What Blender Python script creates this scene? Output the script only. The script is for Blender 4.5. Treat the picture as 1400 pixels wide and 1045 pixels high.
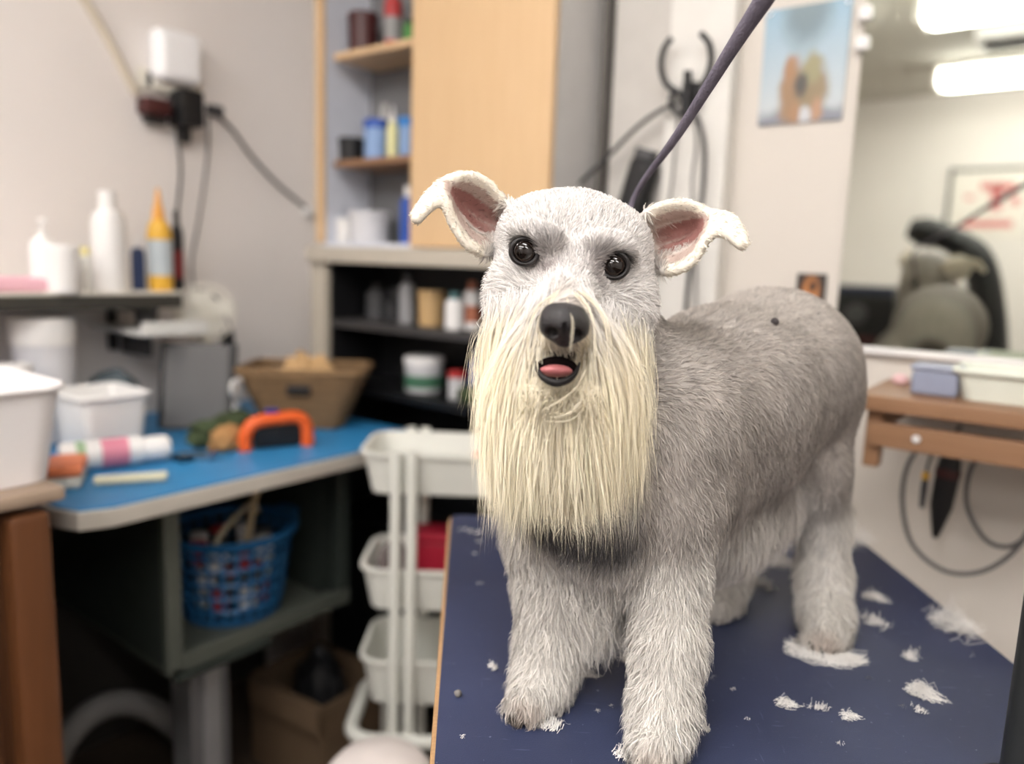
import bpy, bmesh, math, random
import numpy as np
from mathutils import Vector, Matrix, Euler, noise

for o in list(bpy.data.objects):
    bpy.data.objects.remove(o)
scene = bpy.context.scene
COL = scene.collection
random.seed(7)
rng = np.random.default_rng(11)

# ------------------------------------------------------------------ camera
F_PX = 1050.0
YAW, PITCH, ROLL = math.radians(37.0), math.radians(8.8), math.radians(2.0)
CAM_Z = 1.20
TABLE_Z = 0.80
cam_data = bpy.data.cameras.new('camera')
cam = bpy.data.objects.new('camera', cam_data)
COL.objects.link(cam)
cam_data.sensor_width = 36.0
cam_data.lens = F_PX / 1400.0 * 36.0
cam_data.clip_start = 0.02
_fw = Vector((0, math.cos(PITCH), -math.sin(PITCH)))
_rt = Vector((1, 0, 0))
_up = _rt.cross(_fw)
_c, _s = math.cos(ROLL), math.sin(ROLL)
RT = _c * _rt + _s * _up
UP = _c * _up - _s * _rt
FW = _fw
_m = Matrix((RT, UP, -FW)).transposed().to_4x4()
cam.matrix_world = Matrix.Translation((0, 0, CAM_Z)) @ Matrix.Rotation(YAW, 4, 'Z') @ _m
cam_data.dof.use_dof = True
cam_data.dof.focus_distance = 0.635
cam_data.dof.aperture_fstop = 2.1
scene.camera = cam

# ------------------------------------------------------------------ world, exposure
world = bpy.data.worlds.new('world')
scene.world = world
world.use_nodes = True
world.node_tree.nodes['Background'].inputs[0].default_value = (0.9, 0.95, 1.0, 1)
world.node_tree.nodes['Background'].inputs[1].default_value = 0.3
vs = scene.view_settings
vs.view_transform = 'Standard'
vs.look = 'None'
vs.gamma = 1.0
vs.use_curve_mapping = False
vs.exposure = 0.07
TUBE_STRENGTH = 20.0

# ------------------------------------------------------------------ viewing rays (photo frame 1400 x 1045) -> places with a real distance
def _ray(px, py):
    return FW + RT * ((px - 700) / F_PX) - UP * ((py - 522.5) / F_PX)

def c_at(px, py, d):
    """point at horizontal distance d ahead, in the table frame (x right, y ahead, z above the table top)"""
    v = _ray(px, py) * 1.0
    v = v * (d / v.y)
    return np.array((v.x, v.y, v.z + CAM_Z - TABLE_Z))

def c_floor(px, py, z=0.0):
    v = _ray(px, py)
    v = v * ((z - (CAM_Z - TABLE_Z)) / v.z)
    return np.array((v.x, v.y, z))

def to_world(c):
    cy, sy = math.cos(YAW), math.sin(YAW)
    return Vector((c[0] * cy - c[1] * sy, c[0] * sy + c[1] * cy, c[2] + TABLE_Z))

def w_Y(px, py, Y):
    v = Matrix.Rotation(YAW, 3, 'Z') @ _ray(px, py)
    v = v * (Y / v.y)
    return Vector((v.x, v.y, v.z + CAM_Z))

def w_X(px, py, X):
    v = Matrix.Rotation(YAW, 3, 'Z') @ _ray(px, py)
    v = v * (X / v.x)
    return Vector((v.x, v.y, v.z + CAM_Z))

# ------------------------------------------------------------------ materials
def lin(c):
    return tuple(((x / 255) / 12.92 if x / 255 <= 0.04045 else ((x / 255 + 0.055) / 1.055) ** 2.4) for x in c) + (1.0,)

_mats = {}
def mat(name, col, rough=0.5, metal=0.0, var=0.08, scale=20.0, bump=0.0, bscale=120.0, stretch=None, trans=0.0, alpha=1.0, ior=1.45, emit=0.0, spec=0.5):
    if name in _mats:
        return _mats[name]
    m = bpy.data.materials.new(name)
    m.use_nodes = True
    nt = m.node_tree
    p = nt.nodes['Principled BSDF']
    tc = nt.nodes.new('ShaderNodeTexCoord')
    mp = nt.nodes.new('ShaderNodeMapping')
    nt.links.new(tc.outputs['Object'], mp.inputs[0])
    if stretch:
        mp.inputs['Scale'].default_value = stretch
    nz = nt.nodes.new('ShaderNodeTexNoise')
    nz.inputs['Scale'].default_value = scale
    nz.inputs['Detail'].default_value = 4
    nt.links.new(mp.outputs[0], nz.inputs['Vector'])
    mx = nt.nodes.new('ShaderNodeMix')
    mx.data_type = 'RGBA'
    l = lin(col)
    mx.inputs[6].default_value = tuple(max(0, x * (1 - var)) for x in l[:3]) + (1,)
    mx.inputs[7].default_value = tuple(min(1, x * (1 + var)) for x in l[:3]) + (1,)
    nt.links.new(nz.outputs['Fac'], mx.inputs[0])
    nt.links.new(mx.outputs[2], p.inputs['Base Color'])
    p.inputs['Roughness'].default_value = rough
    p.inputs['Metallic'].default_value = metal
    p.inputs['IOR'].default_value = ior
    p.inputs['Specular IOR Level'].default_value = spec
    p.inputs['Transmission Weight'].default_value = trans
    p.inputs['Alpha'].default_value = alpha
    if emit:
        nt.links.new(mx.outputs[2], p.inputs['Emission Color'])
        p.inputs['Emission Strength'].default_value = emit
    if bump:
        n2 = nt.nodes.new('ShaderNodeTexNoise')
        n2.inputs['Scale'].default_value = bscale
        n2.inputs['Detail'].default_value = 3
        nt.links.new(mp.outputs[0], n2.inputs['Vector'])
        b = nt.nodes.new('ShaderNodeBump')
        b.inputs['Strength'].default_value = bump
        b.inputs['Distance'].default_value = 0.002
        nt.links.new(n2.outputs['Fac'], b.inputs['Height'])
        nt.links.new(b.outputs[0], p.inputs['Normal'])
    _mats[name] = m
    return m

def wood(name, c1, c2, rough=0.45, scale=(3, 60, 60)):
    if name in _mats:
        return _mats[name]
    m = mat(name, c1, rough, var=0.0, scale=6.0, stretch=scale, bump=0.15, bscale=8)
    nt = m.node_tree
    for n in nt.nodes:
        if n.type == 'MIX':
            n.inputs[6].default_value = lin(c1)
            n.inputs[7].default_value = lin(c2)
    return m

# ------------------------------------------------------------------ mesh helpers
def new_bm():
    return bmesh.new()

def link(name, me, m, parent=None, smooth=True):
    o = bpy.data.objects.new(name, me)
    COL.objects.link(o)
    if m is not None and len(me.materials) == 0:
        me.materials.append(m)
    if smooth and len(me.polygons):
        me.polygons.foreach_set('use_smooth', [True] * len(me.polygons))
        try:
            me.set_sharp_from_angle(angle=math.radians(38))
        except Exception:
            pass
    if parent is not None:
        o.parent = parent
    return o

def build(name, bm, m, parent=None, smooth=True, wn=True):
    bmesh.ops.recalc_face_normals(bm, faces=bm.faces)
    me = bpy.data.meshes.new(name)
    bm.to_mesh(me)
    bm.free()
    o = link(name, me, m, parent, smooth)
    if smooth and wn and 6 < len(me.polygons) < 700:
        md = o.modifiers.new('weighted_normal', 'WEIGHTED_NORMAL')
        md.keep_sharp = True
    return o

def tag(o, label, cat, group=None, kind=None):
    o['label'] = label
    o['category'] = cat
    if group:
        o['group'] = group
    if kind:
        o['kind'] = kind
    return o

def thing(name, label, cat, loc=(0, 0, 0), rotz=0.0, group=None):
    o = bpy.data.objects.new(name, None)
    o.empty_display_size = 0.05
    COL.objects.link(o)
    o.location = loc
    o.rotation_euler = (0, 0, rotz)
    return tag(o, label, cat, group)

def box(bm, c, s, bev=0.0, rot=None, seg=2):
    g = bmesh.ops.create_cube(bm, size=1.0)
    vs_ = g['verts']
    bmesh.ops.scale(bm, vec=s, verts=vs_)
    if bev > 0:
        es = list({e for v in vs_ for e in v.link_edges})
        r = bmesh.ops.bevel(bm, geom=es, offset=min(bev, 0.49 * min(s)), segments=seg, affect='EDGES', profile=0.5)
        vs_ = list({v for f in r['faces'] for v in f.verts} | {v for v in vs_ if v.is_valid})
    M = Matrix.Translation(c)
    if rot is not None:
        M = M @ Euler(rot).to_matrix().to_4x4()
    bmesh.ops.transform(bm, matrix=M, verts=vs_)
    return vs_

def lathe(bm, prof, c=(0, 0, 0), n=24, rot=None, sq=(1, 1)):
    """profile [(r,z)...] turned round the z axis"""
    rings = []
    allv = []
    for r, z in prof:
        if r < 1e-6:
            v = bm.verts.new((0, 0, z))
            rings.append([v])
            allv.append(v)
        else:
            ring = [bm.verts.new((r * math.cos(2 * math.pi * k / n) * sq[0], r * math.sin(2 * math.pi * k / n) * sq[1], z)) for k in range(n)]
            rings.append(ring)
            allv += ring
    for a, b in zip(rings, rings[1:]):
        for k in range(n):
            k2 = (k + 1) % n
            if len(a) == 1 and len(b) == 1:
                continue
            if len(a) == 1:
                bm.faces.new((a[0], b[k], b[k2]))
            elif len(b) == 1:
                bm.faces.new((a[k], b[0], a[k2]))
            else:
                bm.faces.new((a[k], b[k], b[k2], a[k2]))
    M = Matrix.Translation(c)
    if rot is not None:
        M = M @ Euler(rot).to_matrix().to_4x4()
    bmesh.ops.transform(bm, matrix=M, verts=allv)
    return allv

def smooth_path(pts, sub=6, closed=False):
    pts = [Vector(p) for p in pts]
    n = len(pts)
    out = []
    rng_ = range(n if closed else n - 1)
    for i in rng_:
        if closed:
            p0, p1, p2, p3 = pts[(i - 1) % n], pts[i], pts[(i + 1) % n], pts[(i + 2) % n]
        else:
            p0, p1, p2, p3 = pts[max(i - 1, 0)], pts[i], pts[i + 1], pts[min(i + 2, n - 1)]
        for k in range(sub):
            t = k / sub
            out.append(0.5 * ((2 * p1) + (p2 - p0) * t + (2 * p0 - 5 * p1 + 4 * p2 - p3) * t * t + (3 * p1 - p0 - 3 * p2 + p3) * t ** 3))
    if not closed:
        out.append(pts[-1])
    return out

def tube(bm, pts, r, n=8, sub=6, closed=False, flat=1.0):
    P = smooth_path(pts, sub, closed) if sub > 1 else [Vector(p) for p in pts]
    m = len(P)
    rad = r if callable(r) else (lambda t: r)
    rings = []
    prev = None
    for i in range(m):
        if closed:
            t = (P[(i + 1) % m] - P[i - 1]).normalized()
        else:
            t = (P[min(i + 1, m - 1)] - P[max(i - 1, 0)]).normalized()
        if prev is None:
            a = t.cross(Vector((0, 0, 1)))
            if a.length < 1e-3:
                a = t.cross(Vector((1, 0, 0)))
            a.normalize()
        else:
            a = prev - t * prev.dot(t)
            a.normalize()
        prev = a
        b = t.cross(a)
        rr = rad(i / max(m - 1, 1))
        rings.append([bm.verts.new(P[i] + rr * (math.cos(2 * math.pi * k / n) * a + flat * math.sin(2 * math.pi * k / n) * b)) for k in range(n)])
    for i in range(m if closed else m - 1):
        A, B = rings[i], rings[(i + 1) % m]
        for k in range(n):
            bm.faces.new((A[k], A[(k + 1) % n], B[(k + 1) % n], B[k]))
    if not closed:
        bm.faces.new(list(reversed(rings[0])))
        bm.faces.new(rings[-1])

def prism(bm, poly, z0, z1, bev=0.0, M=None):
    """polygon [(x,y)] pulled up from z0 to z1"""
    lo = [bm.verts.new((x, y, z0)) for x, y in poly]
    hi = [bm.verts.new((x, y, z1)) for x, y in poly]
    n = len(poly)
    fs = [bm.faces.new(list(reversed(lo))), bm.faces.new(hi)]
    for k in range(n):
        fs.append(bm.faces.new((lo[k], lo[(k + 1) % n], hi[(k + 1) % n], hi[k])))
    vs_ = lo + hi
    if bev > 0:
        es = [e for e in fs[0].edges] + [e for e in fs[1].edges]
        r = bmesh.ops.bevel(bm, geom=es, offset=bev, segments=2, affect='EDGES', profile=0.5)
        vs_ = list({v for f in r['faces'] for v in f.verts} | {v for v in vs_ if v.is_valid})
    if M is not None:
        bmesh.ops.transform(bm, matrix=M, verts=vs_)
    return vs_

def rrect(w, h, r, n=5):
    out = []
    for cx, cy, a0 in ((w / 2 - r, h / 2 - r, 0), (-w / 2 + r, h / 2 - r, 90), (-w / 2 + r, -h / 2 + r, 180), (w / 2 - r, -h / 2 + r, 270)):
        for k in range(n):
            a = math.radians(a0 + 90 * k / (n - 1))
            out.append((cx + r * math.cos(a), cy + r * math.sin(a)))
    return out

def copy_tree(o, parent=None):
    c = o.copy()
    COL.objects.link(c)
    if parent is not None:
        c.parent = parent
    for ch in list(o.children):
        copy_tree(ch, c)
    return c

def struct(o):
    o['kind'] = 'structure'
    return o
# ================================================================== THE ROOM
WX, WY = -1.83, 1.45           # left wall, back wall (mirror wall)
RX, BY, CZ = 2.1, -3.3, 2.45   # right wall, wall behind the viewer, ceiling
wall_paint = mat('wall_paint', (232, 226, 222), 0.7, var=0.05, scale=3, bump=0.15, bscale=60)
wall_grey = mat('wall_paint_grey', (206, 202, 196), 0.7, var=0.05, scale=3, bump=0.1, bscale=60)
ceil_m = mat('ceiling_paint', (206, 201, 192), 0.8, var=0.05, scale=4, bump=0.2, bscale=90)
floor_m = mat('floor_lino', (66, 55, 46), 0.5, var=0.3, scale=9, bump=0.1)
def slab(name, c, s, m, parent=None, bev=0.0):
    bm = new_bm()
    box(bm, c, s, bev)
    return build(name, bm, m, parent)
T = 0.08
struct(slab('floor', ((WX + RX) / 2, (WY + BY) / 2, -T / 2), (RX - WX + 2 * T, WY - BY + 2 * T, T), floor_m))
struct(slab('ceiling', ((WX + RX) / 2, (WY + BY) / 2, CZ + T / 2), (RX - WX + 2 * T, WY - BY + 2 * T, T), ceil_m))
struct(slab('wall_left', (WX - T / 2, (WY + BY) / 2, CZ / 2), (T, WY - BY + 2 * T, CZ), wall_paint))
struct(slab('wall_back', ((WX + RX) / 2, WY + T / 2, CZ / 2), (RX - WX, T, CZ), mat('back_wall_paint', (212, 205, 196), 0.7, var=0.05, scale=3, bump=0.15, bscale=60)))
struct(slab('wall_right', (RX + T / 2, (WY + BY) / 2, CZ / 2), (T, WY - BY + 2 * T, CZ), wall_paint))
struct(slab('wall_front', ((WX + RX) / 2, BY - T / 2, CZ / 2), (RX - WX, T, CZ), wall_paint))

# ceiling lights: four wrap-round fluorescent fittings in rows
diff_m = mat('light_diffuser', (255, 252, 250), 0.4, var=0.0, emit=TUBE_STRENGTH)
fit_m = mat('light_fitting_white', (235, 232, 225), 0.5)
LIGHTS = [(-0.18, -0.05, 'nearest the mirror, above the dog'), (-0.16, -1.15, 'reflected as the upper one in the mirror'),
          (-0.30, -2.5, 'reflected as the lower one in the mirror'), (1.25, -0.6, 'near the right wall')]
LIGHTS.append((-1.36, -0.75, 'added unseen to brighten the left side of the room'))  # extra fitting out of view, added to brighten the left wall
for lx, ly, where in LIGHTS:
    t = thing('ceiling_light', 'white fluorescent ceiling light ' + where, 'ceiling light', (lx, ly, CZ), (math.pi / 2 if lx < -1 else 0), 'fluorescent ceiling lights')
    bm = new_bm(); box(bm, (0, 0, -0.02), (1.28, 0.24, 0.04), 0.006); build('housing', bm, fit_m, t)
    bm = new_bm(); box(bm, (0, 0, -0.085), (1.22, 0.20, 0.09), 0.03, seg=3); build('diffuser', bm, diff_m, t)
    for sx in (-1, 1):
        bm = new_bm(); box(bm, (sx * 0.625, 0, -0.085), (0.03, 0.21, 0.10), 0.01); build('end_cap', bm, fit_m, t)

# ================================================================== THE GROOMING TABLE
def cyaw(root, c):
    root.location = to_world(c)
    root.rotation_euler = (0, 0, YAW)
TX0, TX1, TY0, TY1 = -0.094, 0.545, 0.45, 1.185
TC = ((TX0 + TX1) / 2, (TY0 + TY1) / 2)
table = thing('grooming_table', 'dark blue rubber-topped grooming table with worn wooden edge under the dog', 'table', (0, 0, 0), 0)
table.location = to_world((TC[0], TC[1], -TABLE_Z))
table.rotation_euler = (0, 0, YAW)
def blue_top_material():
    m = mat('blue_rubber_top', (46, 53, 80), 0.5, var=0.12, scale=7, bump=0.25, bscale=900, spec=0.4)
    nt = m.node_tree
    p = nt.nodes['Principled BSDF']
    src = p.inputs['Base Color'].links[0].from_socket
    tc = nt.nodes.new('ShaderNodeTexCoord')
    # scuffs: thin pale scratches from stretched noise, and specks of dust
    def scr(scale, stretch, lo, hi, col, rot):
        nonlocal src
        mp = nt.nodes.new('ShaderNodeMapping'); mp.inputs['Scale'].default_value = stretch; mp.inputs['Rotation'].default_value = (0, 0, rot)
        nt.links.new(tc.outputs['Object'], mp.inputs[0])
        n = nt.nodes.new('ShaderNodeTexNoise'); n.inputs['Scale'].default_value = scale; n.inputs['Detail'].default_value = 5
        nt.links.new(mp.outputs[0], n.inputs['Vector'])
        r = nt.nodes.new('ShaderNodeMapRange'); r.inputs[1].default_value = lo; r.inputs[2].default_value = hi
        nt.links.new(n.outputs['Fac'], r.inputs[0])
        x = nt.nodes.new('ShaderNodeMix'); x.data_type = 'RGBA'
        nt.links.new(r.outputs[0], x.inputs[0]); nt.links.new(src, x.inputs[6]); x.inputs[7].default_value = lin(col)
        src = x.outputs[2]
    scr(30, (1, 7, 1), 0.66, 0.80, (92, 100, 128), 0.6)
    scr(26, (8, 1, 1), 0.68, 0.82, (90, 98, 126), 0.3)
    scr(220, (1, 1, 1), 0.70, 0.78, (150, 156, 176), 0)
    scr(5, (1, 1, 1), 0.45, 0.9, (60, 68, 98), 0)
    nt.links.new(src, p.inputs['Base Color'])
    return m
BT = blue_top_material()
w_, h_ = TX1 - TX0, TY1 - TY0
ply = wood('plywood_edge', (196, 160, 118), (160, 122, 84))
def taper(poly):
    # the left side runs in a little towards the viewer
    return [(x + (0.045 * (0.5 - y / h_) * (0.5 - x / w_)), y) for x, y in poly]
bm = new_bm(); prism(bm, taper(rrect(w_, h_, 0.022)), TABLE_Z - 0.024, TABLE_Z - 0.003, 0.002); build('tabletop_board', bm, ply, table)
bm = new_bm(); prism(bm, taper(rrect(w_ - 0.009, h_ - 0.009, 0.019)), TABLE_Z - 0.003, TABLE_Z, 0.0008); build('rubber_mat', bm, BT, table)
steel = mat('grey_steel', (120, 122, 124), 0.4, 0.8)
for sx in (-1, 1):
    for sy in (-1, 1):
        bm = new_bm()
        tube(bm, [(sx * (w_ / 2 - .06), sy * (h_ / 2 - .06), TABLE_Z - .024), (sx * (w_ / 2 - .04), sy * (h_ / 2 - .04), 0.012)], 0.014, 10, 1)
        leg = build('leg', bm, steel, table)
        bm = new_bm(); lathe(bm, [(0, 0), (.019, 0), (.02, .02), (.016, .03), (0, .03)], (sx * (w_ / 2 - .04), sy * (h_ / 2 - .04), 0), 14); build('rubber_foot', bm, mat('black_rubber', (28, 28, 30), 0.7), leg)
for sy in (-1, 1):
    bm = new_bm(); tube(bm, [(-(w_ / 2 - .047), sy * (h_ / 2 - .047), 0.25), ((w_ / 2 - .047), sy * (h_ / 2 - .047), 0.25)], 0.010, 8, 1); build('crossbar', bm, steel, table)
bm = new_bm(); box(bm, (0, 0, TABLE_Z - .042), (w_ - .08, h_ - .08, .036), .004); build('apron_frame', bm, steel, table)
# ================================================================== THE DOG
# all dog coordinates: table frame (x right, y ahead of the viewer, z above the table top)
VOX = 0.003
LO = np.array((-0.16, 0.44, -0.012))
HI = np.array((0.46, 1.03, 0.50))
NG = np.ceil((HI - LO) / VOX).astype(int) + 1
FIELD = np.full(NG, 0.08, np.float32)

def S(px, py, rpx, d):
    c = c_at(px, py, d)
    return c[0], c[1], c[2], rpx * d / F_PX

def _sub(lo, hi):
    i0 = np.clip(np.floor((lo - LO) / VOX).astype(int), 0, NG - 1)
    i1 = np.clip(np.ceil((hi - LO) / VOX).astype(int) + 1, 1, NG)
    sl = tuple(slice(a, b) for a, b in zip(i0, i1))
    ax = [LO[k] + VOX * np.arange(i0[k], i1[k]) for k in range(3)]
    X, Y, Z = np.meshgrid(*ax, indexing='ij')
    return sl, np.stack((X, Y, Z), -1).astype(np.float32)

def smin(a, b, k):
    h = np.clip(0.5 + 0.5 * (b - a) / k, 0, 1)
    return b + (a - b) * h - k * h * (1 - h)

def merge(sl, d, k):
    FIELD[sl] = smin(FIELD[sl], d, k)

def cone(a, b, k=0.02, scale=None):
    A, B = np.array(a[:3]), np.array(b[:3])
    ra, rb = a[3], b[3]
    m = max(ra, rb) + k * 1.2 + 0.006
    sl, P = _sub(np.minimum(A, B) - m, np.maximum(A, B) + m)
    AB = B - A
    L2 = max(AB @ AB, 1e-9)
    t = np.clip(((P - A) @ AB) / L2, 0, 1)
    d = np.linalg.norm(P - (A + t[..., None] * AB), axis=-1) - (ra + (rb - ra) * t)
    merge(sl, d.astype(np.float32), k)

def chain(pts, k=0.02):
    for a, b in zip(pts, pts[1:]):
        cone(a, b, k)

def ball(a, k=0.02):
    cone(a, (a[0], a[1], a[2] + 1e-4, a[3]), k)

def carve(a, k=0.006, sq=(1, 1, 1)):
    A = np.array(a[:3])
    m = a[3] * max(sq) + k * 2 + 0.006
    sl, P = _sub(A - m, A + m)
    q = (P - A) / np.array(sq)
    d = (np.linalg.norm(q, axis=-1) - a[3]) * min(sq)
    FIELD[sl] = -smin(-FIELD[sl], d.astype(np.float32), k)

def tri_sdf(P, a, b, c):
    ba, cb, ac = b - a, c - b, a - c
    pa, pb, pc = P - a, P - b, P - c
    n = np.cross(ba, ac)
    def side(e, p):
        return np.sign(p @ np.cross(e, n))
    outside = (side(ba, pa) + side(cb, pb) + side(ac, pc)) < 2.0
    def ed(e, p):
        t = np.clip((p @ e) / (e @ e), 0, 1)
        q = t[..., None] * e - p
        return (q * q).sum(-1)
    de = np.minimum(np.minimum(ed(ba, pa), ed(cb, pb)), ed(ac, pc))
    dp = (pa @ n) ** 2 / (n @ n)
    return np.sqrt(np.where(outside, de, dp))

def sheet(rows, r, k=0.005):
    pts = [p for row in rows for p in row]
    pts = np.array(pts)
    sl, P = _sub(pts.min(0) - r - 0.02, pts.max(0) + r + 0.02)
    dd = None
    for A, B in zip(rows, rows[1:]):
        n = min(len(A), len(B))
        for j in range(n - 1):
            for T in ((A[j], A[j + 1], B[j]), (A[j + 1], B[j + 1], B[j])):
                T = [np.array(t) for t in T]
                if np.linalg.norm(np.cross(T[1] - T[0], T[2] - T[0])) < 1e-8:
                    continue
                d = tri_sdf(P, *T)
                dd = d if dd is None else smin(dd, d, 0.004)
    merge(sl, (dd - r).astype(np.float32), k)

# ---- trunk
TR = [S(810, 645, 100, .665), S(900, 585, 118, .72), S(985, 545, 120, .79), S(1050, 512, 110, .86), S(1070, 508, 101, .90)]
chain(TR, 0.03)
chain([S(830, 715, 75, .66), S(920, 660, 85, .72), S(1010, 610, 85, .80)], 0.03)          # brisket and belly
chain([S(845, 500, 78, .73), S(800, 420, 82, .705)], 0.03)                               # neck
chain([S(770, 560, 95, .69), S(790, 660, 88, .665)], 0.03)                               # throat to forechest
# ---- left fore leg of the dog (nearest)
chain([S(905, 620, 78, .685), S(915, 700, 66, .67), S(914, 790, 45, .655), S(914, 885, 41, .63), S(908, 965, 38, .605), S(902, 1008, 39, .588)], 0.022)
chain([S(900, 1014, 38, .585), S(892, 1030, 32, .567)], 0.012)
# ---- right fore leg
chain([S(735, 650, 60, .70), S(752, 730, 58, .70), S(752, 800, 42, .695), S(749, 880, 36, .68), S(745, 930, 35, .668), S(738, 950, 37, .657)], 0.022)
chain([S(735, 952, 37, .652), S(720, 966, 29, .632)], 0.012)
# ---- left hind leg
chain([S(1098, 560, 74, .885), S(1108, 640, 48, .845), S(1124, 715, 31, .865), S(1125, 785, 28, .855), S(1128, 845, 28, .815), S(1130, 864, 29, .795)], 0.022)
chain([S(1130, 866, 28, .795), S(1127, 876, 22, .777)], 0.012)
# ---- right hind leg
chain([S(1000, 570, 70, .94), S(988, 660, 55, .90), S(990, 730, 37, .92), S(990, 790, 31, .905), S(984, 822, 31, .87)], 0.022)
chain([S(984, 824, 30, .866), S(976, 832, 24, .845)], 0.012)
# ---- toes
for toes in ([(700, 972, 14, .635), (710, 977, 14, .626), (725, 978, 14, .624), (739, 973, 14, .631)], [(872, 1030, 15, .574), (884, 1036, 15, .565), (899, 1036, 15, .565), (912, 1030, 15, .574)],
             [(1104, 878, 13, .778), (1116, 882, 13, .770), (1131, 883, 13, .770), (1145, 879, 13, .778)], [(962, 832, 11, .846), (973, 835, 11, .842), (985, 834, 11, .846)]):
    for t_ in toes:
        ball(S(*t_), 0.006)
# ---- hanging coat volumes
chain([S(812, 780, 56, .69), S(815, 830, 40, .69)], 0.03)                                 # tuft between the fore legs
chain([S(935, 740, 50, .72), S(985, 730, 42, .765), S(1040, 690, 44, .82)], 0.03)         # belly skirt
# ---- head
chain([S(737, 326, 55, .668), S(834, 340, 53, .675)], 0.02)                              # skull
chain([S(783, 345, 80, .69), S(800, 380, 80, .70)], 0.02)
chain([S(735, 400, 64, .658), S(826, 412, 62, .663)], 0.02)                               # cheeks
chain([S(779, 385, 44, .632), S(773, 425, 32, .580)], 0.018)                              # bridge
chain([S(775, 450, 56, .615), S(771, 452, 34, .568)], 0.016)                              # muzzle
chain([S(722, 322, 22, .622), S(748, 330, 20, .618)], 0.012)                             # brows
chain([S(818, 338, 20, .624), S(845, 342, 22, .63)], 0.012)
chain([S(735, 480, 42, .60), S(715, 520, 46, .612), S(712, 610, 40, .622), S(730, 668, 26, .630)], 0.02)   # moustache and beard mass
chain([S(808, 485, 42, .60), S(828, 525, 46, .612), S(828, 610, 40, .622), S(822, 668, 24, .632)], 0.02)
chain([S(764, 545, 44, .592), S(766, 620, 52, .615), S(770, 668, 30, .628)], 0.02)
# ---- mouth, eye sockets
carve(S(761, 505, 27, .556), 0.003, (1.2, 1.6, 0.62))
EYES = [S(717, 344, 19.5, .621), S(840, 363, 19.5, .628)]
for e in EYES:
    carve((e[0], e[1] - 0.003, e[2], e[3] * 1.06), 0.004)
# ---- ears
EAR_L = [[c_at(668, 350, .668), c_at(692, 312, .700), c_at(698, 284, .675)],
         [c_at(640, 338, .650), c_at(656, 298, .692), c_at(668, 250, .668)],
         [c_at(617, 303, .645), c_at(630, 278, .680), c_at(640, 239, .660)],
         [c_at(607, 274, .645), c_at(607, 256, .655), c_at(612, 246, .658)],
         [c_at(588, 284, .646), c_at(585, 276, .650), c_at(586, 268, .655)],
         [c_at(570, 301, .644), c_at(569, 297, .647), c_at(571, 292, .650)]]
EAR_R = [[c_at(904, 372, .676), c_at(890, 335, .710), c_at(880, 293, .685)],
         [c_at(926, 371, .664), c_at(916, 328, .706), c_at(906, 280, .682)],
         [c_at(950, 355, .655), c_at(950, 316, .690), c_at(940, 277, .672)],
         [c_at(970, 322, .652), c_at(972, 304, .664), c_at(975, 292, .667)],
         [c_at(992, 320, .646), c_at(996, 308, .650), c_at(1001, 298, .655)],
         [c_at(1014, 337, .638), c_at(1016, 333, .640), c_at(1018, 329, .642)]]
def fine_rows(rows, n=4):
    cols = [smooth_path([tuple(r[j]) for r in rows], n) for j in range(3)]
    out = []
    for i in range(len(cols[0])):
        a, b, c = cols[0][i], cols[1][i], cols[2][i]
        out.append([np.array(p) for p in smooth_path([a, b, c], 3)])
    return out
EARS = [fine_rows(EAR_L), fine_rows(EAR_R)]
for E_ in EARS:
    sheet(E_, 0.0023, 0.006)
# ---- paws stand flat on the table
zz = (LO[2] + VOX * np.arange(NG[2])).astype(np.float32)
FIELD = np.maximum(FIELD, (0.0008 - zz)[None, None, :])

def surface_nets(F):
    s = F < 0
    c8 = np.zeros(tuple(n - 1 for n in F.shape), np.int8)
    for dx in (0, 1):
        for dy in (0, 1):
            for dz in (0, 1):
                c8 += s[dx:F.shape[0] - 1 + dx, dy:F.shape[1] - 1 + dy, dz:F.shape[2] - 1 + dz]
    act = np.argwhere((c8 > 0) & (c8 < 8))
    idx = np.full(c8.shape, -1, np.int32)
    idx[act[:, 0], act[:, 1], act[:, 2]] = np.arange(len(act))
    acc = np.zeros((len(act), 3))
    cnt = np.zeros(len(act))
    cor = [(x, y, z) for x in (0, 1) for y in (0, 1) for z in (0, 1)]
    for a in cor:
        for ax in range(3):
            if a[ax] == 0:
                b = list(a)
                b[ax] = 1
                va = F[act[:, 0] + a[0], act[:, 1] + a[1], act[:, 2] + a[2]]
                vb = F[act[:, 0] + b[0], act[:, 1] + b[1], act[:, 2] + b[2]]
                m = (va < 0) != (vb < 0)
                t = np.where(m, va / np.where(m, va - vb, 1), 0)
                p = np.array(a, float)[None, :].repeat(len(act), 0)
                p[:, ax] += t
                acc += p * m[:, None]
                cnt += m
    V = LO + VOX * (act + acc / cnt[:, None])
    Q = []
    for ax in range(3):
        o1, o2 = [(1, 2), (2, 0), (0, 1)][ax]
        sa = [slice(1, -1)] * 3
        sb = [slice(1, -1)] * 3
        sa[ax] = slice(0, -1)
        sb[ax] = slice(1, None)
        a, b = s[tuple(sa)], s[tuple(sb)]
        e = np.argwhere(a != b)
        off = np.array([1, 1, 1])
        off[ax] = 0
        e2 = e + off
        flip = a[e[:, 0], e[:, 1], e[:, 2]]
        d1 = np.zeros(3, int); d1[o1] = 1
        d2 = np.zeros(3, int); d2[o2] = 1
        g = lambda q: idx[q[:, 0], q[:, 1], q[:, 2]]
        q = np.stack((g(e2 - d1 - d2), g(e2 - d2), g(e2), g(e2 - d1)), 1)
        q[~flip] = q[~flip][:, ::-1]
        Q.append(q)
    Q = np.concatenate(Q)
    return V, Q[(Q >= 0).all(1)]

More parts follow.
